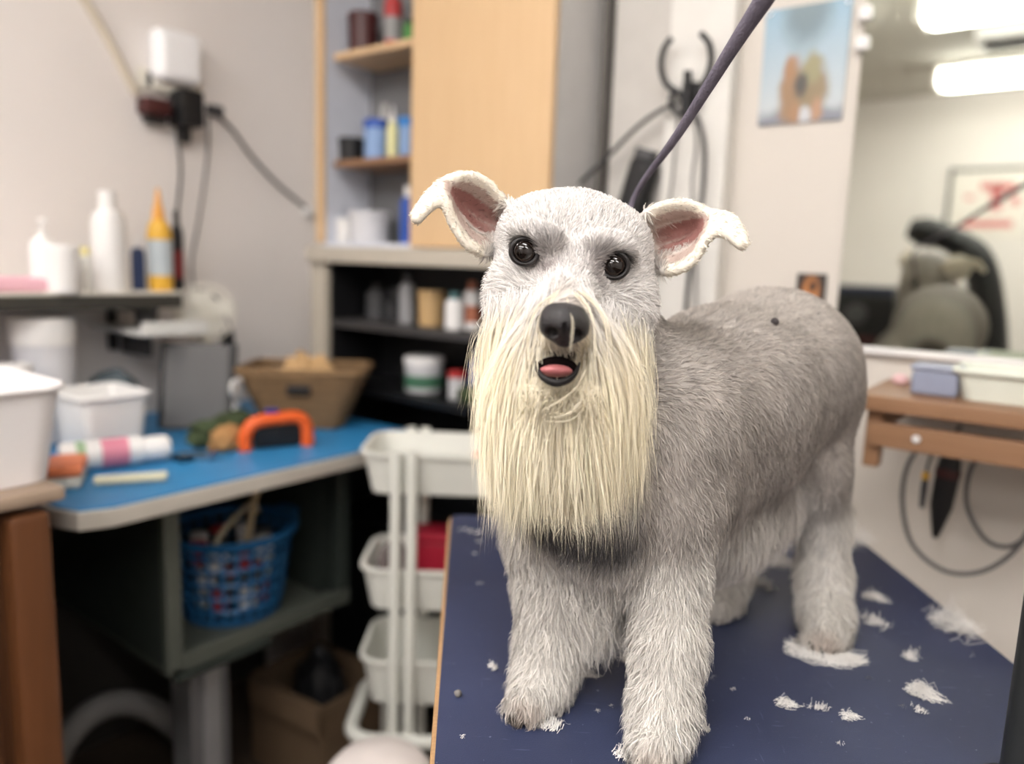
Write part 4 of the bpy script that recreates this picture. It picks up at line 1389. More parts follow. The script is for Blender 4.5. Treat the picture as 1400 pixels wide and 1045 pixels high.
# ------------------------------------------------------------------ cupboard on the back wall
KX0, KX1, KY0, KY1, KZ0, KZ1 = -1.592, -.885, 1.29, WY, 1.236, 2.15
KD = -1.262
k_ = thing('wall_cupboard', 'birch wall cupboard with sliding door drawn to the right', 'cupboard', ((KX0 + KX1) / 2, (KY0 + KY1) / 2, KZ0))
inner_w = mat('white_lining', (214, 218, 228), .5)
def kp(n, x0, x1, y0, y1, z0, z1, m, bev=.002):
    c = Vector(((x0 + x1) / 2, (y0 + y1) / 2, (z0 + z1) / 2)) - k_.location
    return part(n, c, (x1 - x0, y1 - y0, z1 - z0), m, k_, bev)
kp('side_panel', KX0, KX0 + .012, KY0, KY1 - .004, KZ0, KZ1, inner_w); kp('side_edge', KX0 - .012, KX0 + .014, KY0 - .012, KY0, KZ0, KZ1, light_wood)
kp('side_panel', KX1 - .018, KX1, KY0, KY1 - .004, KZ0, KZ1, mat('cupboard_side_grey', (196, 194, 192), .5))
kp('top_panel', KX0, KX1, KY0, KY1 - .004, KZ1, KZ1 + .018, light_wood); kp('bottom_panel', KX0, KX1, KY0, KY1 - .004, KZ0 - .012, KZ0, inner_w)
kp('back_panel', KX0 + .012, KX1 - .018, KY1 - .012, KY1 - .004, KZ0, KZ1, mat('cupboard_back_grey', (120, 120, 122), .6))
kp('sliding_door', KD, KX1 + .001, KY0 - .022, KY0 - .004, KZ0 - .008, KZ1, light_wood, .003)
shz = [(1.690, light_wood), (1.437, mid_wood)]
for z, m_ in shz:
    kp('shelf', KX0 + .035, KX1 - .02, KY0 + .006, KY1 - .012, z - .016, z, m_)
def cup_item(px, py_top, zbase, wpx, name, label, mb, mc, kind='cap', Y=1.36, cat='bottle', band=None):
    p = w_Y(px, py_top, Y)
    loc = Vector((p.x, Y, zbase + .0008))
    return bottle(name, label, cat, loc, max(.03, p.z - zbase), msize(loc, wpx), mb, mc, kind, 'bottles in the birch cupboard', band=band)
cup_item(497, 20, 1.690, 40, 'jar', 'dark maroon jar on the top cupboard shelf', mat('maroon_plastic', (70, 30, 30), .4), mat('maroon_plastic', (70, 30, 30), .4), 'tub', cat='jar')
cup_item(538, -20, 1.690, 24, 'bottle', 'red and grey bottle on the top cupboard shelf', red_pl, red_pl, 'cap', band=mat('label_grey', (150, 150, 150), .5))
cup_item(560, 25, 1.690, 16, 'bottle', 'small green bottle beside the sliding door edge, top cupboard shelf', mat('leaf_green', (70, 140, 60), .4), black_pl, 'cap')
cup_item(515, 165, 1.437, 34, 'box_of_gloves', 'blue-lidded tub on the middle cupboard shelf', mat('pale_blue', (140, 170, 214), .4), mat('mid_blue', (40, 84, 176), .4), 'tub', cat='tub')
cup_item(537, 145, 1.437, 16, 'bottle', 'slim cream bottle between two blue tubs in the cupboard', mat('cream_bottle', (226, 224, 170), .4), white_pl, 'squeeze', Y=1.33)
cup_item(557, 162, 1.437, 24, 'tub', 'bright blue tub beside the sliding door, middle cupboard shelf', mat('pale_blue', (140, 170, 214), .4), mat('sky_blue', (40, 130, 210), .4), 'tub', cat='tub')
cup_item(480, 190, 1.437, 34, 'case', 'flat black case at the left of the middle cupboard shelf', black_pl, black_pl, 'tub', cat='case')
cup_item(558, 255, KZ0, 20, 'bottle', 'blue bottle with white cap at the bottom of the cupboard', mat('mid_blue', (40, 84, 176), .4), white_pl, 'cap', Y=1.34)
cup_item(505, 290, KZ0, 55, 'bowl', 'pale grey bowl on the floor of the cupboard', mat('pale_grey_plastic', (214, 214, 218), .4), mat('pale_grey_plastic', (214, 214, 218), .4), 'tub', cat='bowl')
cup_item(470, 300, KZ0, 20, 'bottle', 'small white tub near the left side of the cupboard floor', white_pl, white_pl, 'tub', Y=1.33, cat='tub')
# paper funnel on the middle shelf
t = thing('paper_cone', 'pale paper cone standing behind the blue tubs in the cupboard', 'cone', (w_Y(526, 110, 1.41).x, 1.41, 1.438))
bm = new_bm(); turned(bm, [(.03, 0), (.031, .002), (.006, .15), (0, .152)], n=18); build('cone', bm, mat('pale_paper', (196, 194, 190), .7), t)

# ledge and black shelf unit below
lm = mat('beige_ledge', (186, 178, 164), .5)
o = slab('counter_ledge', (0, 0, 0), (.74, .21, .038), lm, None, .004); o.location = (-1.225, 1.343, 1.2055); tag(o, 'thick beige ledge board under the birch cupboard', 'ledge')
QX0, QX1, QY0 = -1.545, -.86, 1.268
q_ = thing('black_shelf_unit', 'black open shelf unit below the beige ledge behind the dog', 'shelf unit', ((QX0 + QX1) / 2, (QY0 + WY) / 2, 0))
blk = mat('black_laminate', (20, 20, 22), .45, var=.2)
def qp(n, x0, x1, y0, y1, z0, z1, m):
    c = Vector(((x0 + x1) / 2, (y0 + y1) / 2, (z0 + z1) / 2)) - q_.location
    return part(n, c, (x1 - x0, y1 - y0, z1 - z0), m, q_, .002)
qp('side_panel', QX0, QX0 + .012, QY0 + .004, WY - .004, 0, 1.186, blk); qp('side_panel', QX1 - .012, QX1, QY0 + .004, WY - .004, 0, 1.186, blk)
qp('back_panel', QX0 + .012, QX1 - .012, WY - .012, WY - .004, 0, 1.186, blk)
SZ = [1.045, .885, .55, .10]
for z in SZ:
    qp('shelf', QX0 + .012, QX1 - .012, QY0, WY - .012, z - .018, z, mat('dark_shelf', (64, 62, 62), .5) if z > 1 else blk)
qp('front_post', QX0 - .052, QX0 + .004, QY0 - .012, QY0 + .02, .81, 1.186, lm)
def q_item(px, py_top, zb, wpx, name, label, mb, mc, kind='cap', Y=1.34, cat='bottle', band=None):
    p = w_Y(px, py_top, Y)
    loc = Vector((p.x, Y, zb + .0008))
    return bottle(name, label, cat, loc, max(.03, p.z - zb), msize(loc, wpx), mb, mc, kind, 'bottles on the black shelf unit', band=band)
q_item(557, 375, 1.045, 22, 'bottle', 'tall grey bottle on the upper black shelf', mat('bottle_grey', (150, 150, 152), .4), dgrey, 'cap')
q_item(590, 398, 1.045, 36, 'jar', 'tan cardboard-coloured jar on the upper black shelf', mat('tan_card', (190, 158, 112), .6), mat('tan_card', (190, 158, 112), .6), 'tub', cat='jar')
q_item(622, 400, 1.045, 26, 'bottle', 'white bottle with teal cap right of the tan jar', white_pl, mat('teal_plastic', (90, 130, 132), .4), 'cap', Y=1.32)
q_item(646, 385, 1.045, 24, 'bottle', 'white bottle with terracotta band beside the dog, upper black shelf', white_pl, mat('terracotta', (176, 110, 84), .5), 'cap', Y=1.36, band=mat('terracotta', (176, 110, 84), .5))
q_item(516, 388, 1.045, 30, 'bottle', 'dim grey bottle at the dark left end of the upper black shelf', dgrey, black_pl, 'cap', Y=1.38)
q_item(538, 392, 1.045, 26, 'bottle', 'charcoal bottle second from the left on the upper black shelf', mat('charcoal', (52, 52, 54), .5), dgrey, 'spray', Y=1.38)
q_item(580, 488, .885, 52, 'tub', 'large white tub with green label on the lower black shelf', mat('tub_grey', (196, 196, 198), .4), white_pl, 'tub', cat='tub', band=green_pl)
q_item(625, 508, .885, 24, 'bottle', 'short red-capped bottle on the lower black shelf', mat('tub_grey', (196, 196, 198), .4), red_pl, 'tub', Y=1.32, cat='tub')
q_item(655, 478, .885, 22, 'bottle', 'bright blue bottle half hidden by the dog, lower black shelf', mat('mid_blue', (40, 84, 176), .4), mat('mid_blue', (40, 84, 176), .4), 'cap', Y=1.36)
lump('cloth_bundle', 'dark green rag on the lower black shelf', 'cloth', (w_Y(648, 540, 1.31).x, 1.305, .886), (.04, .03, .022), camo, 15, .3)

# ------------------------------------------------------------------ white trolley
tr = thing('utility_trolley', 'white three-tier metal trolley between the blue counter and the dog', 'trolley', to_world((-.125, 1.47, -TABLE_Z)), YAW)
tm = mat('trolley_white', (224, 224, 216), .4, var=.04)
def tray(z0, h, w, d, y0=0.0):
    bm = new_bm()
    n = 6
    def ring(W, D, z, r):
        return [bm.verts.new((x, y + y0, z)) for x, y in rrect(W, D, r, n)]
    seq = [ring(w - .03, d - .03, z0, .03), ring(w, d, z0 + h, .04), ring(w + .012, d + .012, z0 + h, .045), ring(w + .012, d + .012, z0 + h + .006, .045), ring(w - .006, d - .006, z0 + h + .006, .037), ring(w - .036, d - .036, z0 + .004, .027)]
    for A, B in zip(seq, seq[1:]):
        for k in range(len(A)):
            bm.faces.new((A[k], A[(k + 1) % len(A)], B[(k + 1) % len(A)], B[k]))
    bm.faces.new(list(reversed(seq[0]))); bm.faces.new(seq[-1])
    return build('tray', bm, tm, tr)
for z0, h in ((.765, .075), (.535, .08), (.34, .09)):
    tray(z0, h, .30, .19)
for sy in (-1, 1):
    for x in (-.082, -.052):
        bm = new_bm(); tube(bm, [(x, sy * .103, .853), (x, sy * .103, .14)], .0105, 10, 1); build('upright_tube', bm, tm, tr)
bm = new_bm(); tube(bm, [Vector((x, y, .28)) for x, y in rrect(.34, .225, .05)], .014, 10, 1, True); build('base_loop', bm, tm, tr)
for sx in (-1, 1):
    for sy in (-1, 1):
        bm = new_bm(); tube(bm, [(sx * .13, sy * .095, .28), (sx * .13, sy * .095, .06)], .008, 8, 1); lg = build('leg', bm, tm, tr)
        bm = new_bm(); lathe(bm, [(0, -.01), (.028, -.01), (.03, -.006), (.03, .006), (.028, .01), (0, .01)], (sx * .13, sy * .095, .0305), 16, (0, math.pi / 2, 0)); build('castor_wheel', bm, dgrey, lg)
M_ = tr.matrix_basis.copy()
def in_tray(x, y, z):
    return to_world((-.125 + x, 1.47 + y, z - TABLE_Z))
t = thing('scissors', 'orange-handled scissors lying in the top tray of the white trolley', 'scissors', in_tray(.045, -.02, .790), YAW + .35)
for s_ in (-1, 1):
    bm = new_bm(); tube(bm, [Vector((.045 + .022 * math.cos(a), s_ * .022 + .016 * math.sin(a), .03)) for a in [2 * math.pi * k / 10 for k in range(10)]], .006, 8, 2, True); build('handle_ring', bm, orange_pl, t)
    bm = new_bm(); box(bm, (-.03, s_ * .005, .026), (.11, .012, .005), .001, (0, 0, -s_ * .08)); build('blade', bm, mat('dark_steel', (60, 60, 72), .3, .8), t)
part('tool_roll', (0, 0, .012), (.15, .06, .022), navy_pl, t, .008)
t = thing('red_case', 'red plastic case standing in the middle tray of the white trolley', 'case', in_tray(.02, .01, .540), YAW)
part('case_body', (0, 0, .055), (.16, .07, .11), mat('crimson_plastic', (170, 34, 56), .4), t, .01); part('case_lid', (0, 0, .118), (.165, .075, .018), mat('crimson_plastic', (170, 34, 56), .4), t, .006)
lump('grey_cloth', 'grey cloth at the left of the trolley middle tray', 'cloth', in_tray(-.102, .0, .541), (.018, .04, .055), mat('grey_rag', (120, 110, 108), .9), 4, .3)
# round white bin in front
rp = to_world((-.195, 1.14, -TABLE_Z))
t = thing('round_bin', 'round white lidded bin on the floor at the bottom centre', 'bin', rp)
zb = .40
bm = new_bm(); turned(bm, [(0, 0), (.068, 0), (.072, .01), (.082, zb - .05), (0, zb - .05)], n=32); build('bin_body', bm, white_pl, t)
bm = new_bm(); turned(bm, [(.084, zb - .055), (.087, zb - .05), (.087, zb - .03), (.07, zb - .010), (.03, zb), (0, zb)], n=32); build('lid', bm, mat('pinkish_white', (236, 226, 222), .45), t)

# ------------------------------------------------------------------ floor clutter under the counter
def fl(px, py, z=0.0):
    v = Matrix.Rotation(YAW, 3, 'Z') @ _ray(px, py)
    v = v * ((z - CAM_Z) / v.z)
    return Vector((v.x, v.y, z))
cord('vacuum_hose', 'fat grey hose arching up from the floor under the blue counter', [Vector((-1.30, .50, .028)), Vector((-1.38, .49, .12)), Vector((-1.46, .545, .24)), Vector((-1.50, .64, .285)), Vector((-1.50, .74, .25)), Vector((-1.49, .84, .12)), Vector((-1.49, .88, .028))], .026, mat('hose_grey', (110, 108, 106), .5), 12, 'hose')
cord('grey_pipe', 'thinner pale grey pipe bent over the floor in front of the hose', [Vector((-1.22, .50, .020)), Vector((-1.30, .535, .11)), Vector((-1.38, .60, .165)), Vector((-1.425, .68, .13)), Vector((-1.44, .74, .020))], .018, mat('pipe_grey', (134, 132, 130), .4), 12, 'pipe')
lump('slipper', 'beige slipper-shaped shoe on the floor by the brown cabinet', 'shoe', (-1.16, .60, .0005), (.05, .028, .022), mat('beige_shoe', (176, 160, 140), .8), 6, .15)
t = thing('cardboard_box', 'open brown cardboard box on the floor behind the steel pedestal', 'box', (-1.375, 1.10, 0), math.radians(4))
card = mat('cardboard', (104, 84, 64), .8, var=.15)
for c_, s_ in (((0, .1, .11), (.24, .006, .22)), ((0, -.1, .11), (.24, .006, .22)), ((.12, 0, .11), (.006, .2, .22)), ((-.12, 0, .11), (.006, .2, .22))):
    part('box_wall', c_, s_, card, t, 0)
part('box_floor', (0, 0, .004), (.24, .2, .006), card, t, 0)
part('box_flap', (.02, -.125, .20), (.23, .006, .06), card, t, 0).rotation_euler = (0, 0, 0)
lump('black_bag', 'crumpled black bag in the brown cardboard box', 'bag', (-1.375, 1.10, .0085), (.075, .06, .15), black_pl, 9, .2)

# ------------------------------------------------------------------ back wall to the right: door, post, hooks
dm = mat('grey_door_paint', (186, 184, 180), .5, var=.04)
d1 = struct(slab('gap_strip', (-.862 + .0, WY - .014, 1.03), (.014, .024, 2.06), mat('gap_dark', (96, 92, 88), .7)))  # dark strip standing in for the shaded gap
tr1 = struct(slab('trim_1', (-.765, WY - .012, CZ / 2), (.16, .022, CZ - .002), mat('door_panel_grey', (198, 194, 188), .55), None, .003))
tr2 = struct(slab('trim_2', (-.648, WY - .022, CZ / 2), (.13, .042, CZ - .002), mat('white_post_paint', (222, 219, 213), .5), None, .004))
HY = WY - .045
hp_ = w_Y(943, 120, HY)
t = thing('wall_hook', 'black iron double-prong hook on the white post above the dog', 'hook', hp_)
iron = mat('black_iron', (44, 44, 46), .45, .4)
px_m = msize(hp_, 1.0)
def hk(dx, dy, dz=0.0):
    return Vector((dx * px_m * 1.06, -dz, -dy * px_m))
for s_ in (-1, 1):
    bm = new_bm(); tube(bm, [hk(s_ * 20, -62, .03), hk(s_ * 31, -48, .028), hk(s_ * 34, -26, .024), hk(s_ * 26, -4, .018), hk(s_ * 8, 10, .012), hk(0, 26, .01)], .0058, 10, 5); build('prong', bm, iron, t)
bm = new_bm(); tube(bm, [hk(0, -20, .014), hk(0, 10, .01), hk(0, 42, .01)], .0075, 10, 3); build('stem', bm, iron, t)
bm = new_bm(); tube(bm, [hk(-16, 4, .016), hk(-20, 18, .018), hk(-12, 32, .018), hk(0, 36, .014), hk(12, 32, .018), hk(18, 18, .018), hk(16, 4, .016)], .005, 8, 5); build('lower_loop', bm, iron, t)
bm = new_bm(); box(bm, (0, .001, -.015), (.032, .006, .05), .002); build('back_plate', bm, iron, t)
hw_ = lambda px, py, off=.02: w_Y(px, py, HY - off)
cp_ = w_Y(872, 258, WY - .055)
clipper_a = t = thing('clipper', 'black hair clipper hanging on the wall behind the dog head', 'clipper', cp_)
bm = new_bm(); box(bm, (0, 0, 0), (.058, .04, .12), .014, (0, .28, 0), 3); build('clipper_body', bm, black_pl, t)
bm = new_bm(); box(bm, (.014, 0, .064), (.040, .03, .022), .004, (0, .28, 0)); build('blade_head', bm, dgrey, t)
bm = new_bm(); box(bm, (0, .028, .0), (.03, .024, .06), .004); build('wall_bracket', bm, iron, t)
cord('clipper_cord', 'dark cord sweeping left and down from the iron hook', [hw_(928, 140), hw_(905, 150), hw_(870, 175), hw_(820, 225), hw_(775, 268), hw_(745, 300)], .0042, blackcord, owner=clipper_a)
cord('clipper_cord', 'black cord hanging down the post to the right of the hook', [hw_(940, 148), hw_(955, 165), hw_(963, 205), hw_(960, 270), hw_(948, 330), hw_(938, 420), hw_(936, 520)], .0042, blackcord, owner=clipper_a)
cord('clipper_cord', 'thin grey cord hanging straight from the middle of the hook', [hw_(928, 150), hw_(924, 200), hw_(916, 270), hw_(900, 360), hw_(893, 410), hw_(890, 520)], .0026, cord_m, owner=clipper_a)
cord('clipper_cord', 'slim cord looping beside the right-hand hook prong', [hw_(950, 158), hw_(952, 200), hw_(946, 250), hw_(950, 330), hw_(952, 430)], .0022, cord_m, owner=clipper_a)

# poster and photo card: flat prints
def print_mat(name, top, bottom, blobs):
    m = bpy.data.materials.new(name); m.use_nodes = True
    nt = m.node_tree; p = nt.nodes['Principled BSDF']; p.inputs['Roughness'].default_value = .35
    tc = nt.nodes.new('ShaderNodeTexCoord'); sp_ = nt.nodes.new('ShaderNodeSeparateXYZ')
    nz = nt.nodes.new('ShaderNodeTexNoise'); nz.inputs['Scale'].default_value = 8; nz.inputs['Detail'].default_value = 6
    nt.links.new(tc.outputs['Generated'], nz.inputs['Vector'])
    mixv = nt.nodes.new('ShaderNodeMix'); mixv.data_type = 'VECTOR'; mixv.inputs[0].default_value = .10
    nt.links.new(tc.outputs['Generated'], mixv.inputs[4]); nt.links.new(nz.outputs['Color'], mixv.inputs[5])
    nt.links.new(mixv.outputs[1], sp_.inputs[0])
    g = nt.nodes.new('ShaderNodeMix'); g.data_type = 'RGBA'; nt.links.new(sp_.outputs[2], g.inputs[0]); g.inputs[6].default_value = lin(bottom); g.inputs[7].default_value = lin(top)
    src = g.outputs[2]
    for (cx, cz, rx_, rz_, col, soft) in blobs:
        def mth(op, a, b):
            n = nt.nodes.new('ShaderNodeMath'); n.operation = op
            for i, v in enumerate((a, b)):
                if isinstance(v, (int, float)): n.inputs[i].default_value = v
                else: nt.links.new(v, n.inputs[i])
            return n.outputs[0]
        dx = mth('DIVIDE', mth('SUBTRACT', sp_.outputs[0], cx), rx_); dz = mth('DIVIDE', mth('SUBTRACT', sp_.outputs[2], cz), rz_)
        dist = mth('SQRT', mth('ADD', mth('MULTIPLY', dx, dx), mth('MULTIPLY', dz, dz)), 0)
        r = nt.nodes.new('ShaderNodeMapRange'); r.inputs[1].default_value = 1 + soft; r.inputs[2].default_value = 1 - soft
        nt.links.new(dist, r.inputs[0])
        x = nt.nodes.new('ShaderNodeMix'); x.data_type = 'RGBA'; nt.links.new(r.outputs[0], x.inputs[0]); nt.links.new(src, x.inputs[6]); x.inputs[7].default_value = lin(col)
        src = x.outputs[2]
    nt.links.new(src, p.inputs['Base Color'])
    return m
pm = print_mat('poster_print', (132, 168, 190), (196, 200, 200), [(.5, .92, .24, .28, (112, 132, 140), .4), (.5, .06, .6, .10, (132, 136, 146), .3), (.40, .28, .13, .26, (150, 118, 86), .3), (.36, .48, .06, .10, (156, 116, 80), .3),
    (.62, .30, .16, .22, (140, 122, 92), .3), (.60, .46, .10, .12, (146, 140, 104), .3), (.50, .34, .07, .09, (70, 66, 60), .4), (.46, .12, .05, .10, (160, 122, 88), .3), (.68, .14, .06, .10, (176, 138, 110), .3), (.56, .10, .06, .08, (196, 198, 202), .3)])
pa, pb = w_Y(1050, 15, WY - .006), w_Y(1148, 163, WY - .006)
pw_, ph_ = .148, pa.z - pb.z
t = thing('poster', 'blue-sky poster of two brown terrier dogs on the wall left of the mirror', 'poster', ((-.54 - .394) / 2, WY - .004, (pa.z + pb.z) / 2))
bm = new_bm(); box(bm, (0, 0, 0), (pw_, .004, ph_), .0005); build('printed_sheet', bm, pm, t)
for sx in (-1, 1):
    bm = new_bm(); lathe(bm, [(0, 0), (.004, .0), (.003, .003), (0, .004)], (sx * (pw_ / 2 - .008), -.002, ph_ / 2 - .008), 10, (math.pi / 2, 0, 0)); build('pin', bm, chrome, t)
pc = print_mat('card_print', (52, 46, 44), (60, 52, 48), [(.5, .45, .26, .42, (186, 122, 70), .3), (.55, .62, .12, .14, (60, 44, 36), .3), (.45, .2, .14, .16, (226, 220, 212), .3)])
cpos = w_Y(1108, 398, WY - .005)
o = new_bm(); box(o, (0, 0, 0), (.052, .004, .062), .0005); o = build('photo_card', o, pc, None); o.location = (cpos.x, WY - .003, cpos.z); tag(o, 'small dark photo card with a brown dog beside the lower mirror corner', 'photo card')

# ------------------------------------------------------------------ mirror
MX0, MX1, MZ0, MZ1 = -.368, .62, 1.078, 2.15
mm = bpy.data.materials.new('mirror_glass'); mm.use_nodes = True
pb_ = mm.node_tree.nodes['Principled BSDF']; pb_.inputs['Base Color'].default_value = lin((212, 216, 206)); pb_.inputs['Metallic'].default_value = 1; pb_.inputs['Roughness'].default_value = .015
t = thing('wall_mirror', 'large frameless wall mirror reflecting the dog and ceiling lights', 'mirror', ((MX0 + MX1) / 2, WY, (MZ0 + MZ1) / 2))
bm = new_bm(); box(bm, (0, -.006, 0), (MX1 - MX0, .010, MZ1 - MZ0)); build('mirror_pane', bm, mm, t, smooth=False)
bm = new_bm(); box(bm, (0, -.010, (MZ0 - MZ1) / 2 - .006), (MX1 - MX0, .018, .012), .002); build('bottom_channel', bm, white_pl, t)
for zc in (w_Y(1183, 22, WY).z, w_Y(1183, 62, WY).z):
    bm = new_bm(); box(bm, (MX0 - t.location.x, -.012, zc - t.location.z), (.022, .02, .024), .005); build('mirror_clip', bm, white_pl, t)

# ------------------------------------------------------------------ wooden shelf under the mirror
RZ = 1.028
t = thing('wooden_wall_shelf', 'brown wooden shelf with rail and bracket under the mirror', 'shelf', (.13, 1.325, RZ))
part('shelf_board', (0, 0, -.012), (.80, .245, .024), mid_wood, t, .004)
part('front_rail', (.01, -.10, -.060), (.78, .02, .036), mid_wood, t, .003)
for x in (-.375, .30):
    part('bracket_post', (x, -.085, -.068), (.022, .03, .088), mid_wood, t, .003); part('bracket_arm', (x, .02, -.045), (.022, .20, .03), mid_wood, t, .003)
bm = new_bm(); lathe(bm, [(0, 0), (.006, 0), (.005, .004), (0, .005)], (-.315, -.11, -.058), 10, (math.pi / 2, 0, 0)); build('screw', bm, white_pl, t)
p = w_Y(1276, 540, 1.27)
t = thing('blue_grey_box', 'small blue-grey rounded box on the wooden shelf under the mirror', 'box', (p.x, 1.285, RZ + .0005))
part('box_body', (0, 0, .018), (.062, .05, .036), mat('slate_blue', (138, 144, 164), .5), t, .006); part('box_lid', (0, 0, .040), (.066, .054, .010), mat('slate_blue2', (150, 156, 174), .5), t, .004)
tote('tool_tray', 'long pale green-white tray on the wooden shelf at the right edge', (w_Y(1385, 540, 1.30).x + .02, 1.305, RZ + .0005), .18, .10, .042, mat('pale_green_white', (218, 222, 210), .45), cat='tray')
o = lump('pink_sponge', 'tiny pink sponge on the wooden shelf beside the dog rump', 'sponge', (w_Y(1225, 530, 1.33).x, 1.36, RZ + .0005), (.012, .009, .009), mat('pink_sponge', (228, 190, 192), .9), 5, .2)
# clippers hanging below
cY = 1.372
cw = lambda px, py: w_Y(px, py, cY)
p = cw(1290, 676)
hclip = t = thing('hair_clipper', 'black tapered hair clipper hanging nose-down below the wooden shelf', 'clipper', p)
bm = new_bm(); lathe(bm, [(0, -.074), (.004, -.074), (.010, -.05), (.0165, -.02), (.0175, .02), (.016, .055), (.010, .070), (0, .072)], (0, 0, 0), 16, (0, .06, 0), (1, .8)); build('clipper_body', bm, black_pl, t)
bm = new_bm(); lathe(bm, [(.0172, .028), (.0185, .032), (.0185, .040), (.0172, .044)], (0, 0, 0), 16, (0, .06, 0), (1, .8)); build('dark_red_ring', bm, mat('maroon_plastic', (70, 30, 30), .4), t)
bm = new_bm(); tube(bm, [(.004, 0, .070), (.004, .0, .09), (.004, .03, .10), (.004, .072, .10)], .003, 8, 4); build('hanger', bm, iron, t)
p = cw(1263, 672)
strim = t = thing('small_trimmer', 'small dark trimmer with yellow top hanging left of the big clipper', 'trimmer', p)
bm = new_bm(); lathe(bm, [(0, -.028), (.004, -.027), (.0055, 0), (.005, .02), (0, .022)], n=12); build('trimmer_body', bm, dgrey, t)
bm = new_bm(); lathe(bm, [(.0055, .020), (.006, .024), (.006, .032), (0, .033)], n=12); build('yellow_top', bm, yellow_pl, t)
bm = new_bm(); tube(bm, [(0, 0, .031), (0, .02, .05), (0, .07, .06)], .002, 6, 4); build('hanger', bm, iron, t)
cord('clipper_cord', 'long grey cord hanging in a big loop below the wooden shelf', [cw(1292, 606), cw(1262, 608), cw(1240, 640), cw(1234, 690), cw(1248, 745), cw(1290, 780), cw(1340, 782), cw(1385, 755), cw(1412, 710), cw(1415, 650)], .0038, cord_m, owner=hclip)
cord('clipper_cord', 'smaller inner loop of grey cord at the right below the shelf', [cw(1392, 612), cw(1355, 612), cw(1328, 640), cw(1322, 690), cw(1345, 735), cw(1375, 748), cw(1402, 735), cw(1425, 700)], .0036, cord_m, owner=strim)

# ------------------------------------------------------------------ grooming arm, post and noose
pb0 = c_floor(1393, 1085)
t = thing('grooming_post', 'black grooming post standing on the table at the lower right edge', 'grooming post', to_world(pb0), YAW)
bm = new_bm(); tube(bm, [(0, 0, .004), (0, 0, .86)], .0155, 16, 1); build('post', bm, mat('dark_post', (58, 60, 60), .4, .5), t)
bm = new_bm(); turned(bm, [(0, 0), (.032, 0), (.032, .004), (.02, .008), (.016, .012), (0, .012)]); build('flange', bm, iron, t)
na = c_at(1052, -12, .60) ; nb = c_at(866, 272, .790)
tip = na + (na - nb) * .28
hz_ = tip[2]
bm = new_bm(); tube(bm, [(0, 0, .855), Vector((tip - pb0) * .3) * 1.0 + Vector((0, 0, 0)) if False else Vector(((tip - pb0)[0] * .12, (tip - pb0)[1] * .12, .862)), Vector(((tip - pb0)[0], (tip - pb0)[1], .862))], .012, 12, 5); build('arm', bm, mat('dark_post', (58, 60, 60), .4, .5), t)
bm = new_bm(); tube(bm, [Vector(((tip - pb0)[0], (tip - pb0)[1], .858)), Vector(tip - pb0) + Vector((0, 0, .02)), Vector(tip - pb0)], .0035, 8, 3); build('ring_hook', bm, chrome, t)
# noose strap
sm = mat('purple_grey_strap', (106, 100, 113), .8, var=.35, scale=90, bump=.8, bscale=500)
P0 = to_world(nb)
t = thing('grooming_noose', 'purple-grey grooming noose strap running from the dog neck up to the arm', 'noose', P0, YAW)
mid = (na + nb) / 2 + np.array((0, 0, -.004))
rel = lambda q: Vector(np.array(q) - nb)
# the strap ends in the coat at the back of the neck
nk = DV[np.argmin(np.linalg.norm(DV - c_at(858, 395, .79), axis=1))]
bm = new_bm(); tube(bm, [rel(nk), rel(nk * .5 + nb * .5), rel(nb), rel(nb * .6 + na * .4 + np.array((0, 0, -.003))), rel(nb * .2 + na * .8), rel(na), rel(tip)], lambda u_: .0028 + .0044 * min(1, max(0, (u_ - .36) / .45)), 12, 6, flat=.7); build('strap', bm, sm, t)
bm = new_bm(); lathe(bm, [(0, -.012), (.006, -.012), (.006, .012), (0, .012)], rel(nk * .75 + nb * .25), 10, (.2, .1, 0)); build('slider', bm, iron, t)

# ------------------------------------------------------------------ behind the viewer, seen in the mirror
def mirror_pt(px, py, Y):
    """place in the room at depth Y whose reflection is seen along a line of sight"""
    v = Matrix.Rotation(YAW, 3, 'Z') @ _ray(px, py)
    v = v * ((2 * (WY - .011) - Y) / v.y)
    return Vector((v.x, Y, v.z + CAM_Z))
# freestanding dryer: curved black hose and nozzle on a stand
n0, n1, n2, n3 = mirror_pt(1268, 318, -.75), mirror_pt(1305, 330, -.75), mirror_pt(1338, 360, -.75), mirror_pt(1352, 440, -.75)
base = Vector((n3.x + .04, -.75, 0))
t = thing('stand_dryer', 'black stand dryer with curved hose, seen reflected in the mirror', 'dryer', base)
bm = new_bm(); tube(bm, [n0 - base, n1 - base, n2 - base, n3 - base, Vector((.0, 0, .70))], lambda u_: .05 + .02 * u_, 14, 6); build('hose', bm, black_pl, t)
bm = new_bm(); lathe(bm, [(0, -.07), (.04, -.07), (.06, -.02), (.06, .04), (0, .05)], n0 - base, 18, (0, math.pi / 2 + .25, 0)); build('nozzle', bm, black_pl, t)
bm = new_bm(); turned(bm, [(0, .40), (.12, .40), (.14, .45), (.14, .62), (.10, .70), (0, .72)]); build('motor_housing', bm, black_pl, t)
bm = new_bm(); turned(bm, [(0, 0), (.20, 0), (.20, .02), (.03, .05), (.022, .06), (.022, .41), (0, .41)]); build('stand', bm, dgrey, t)
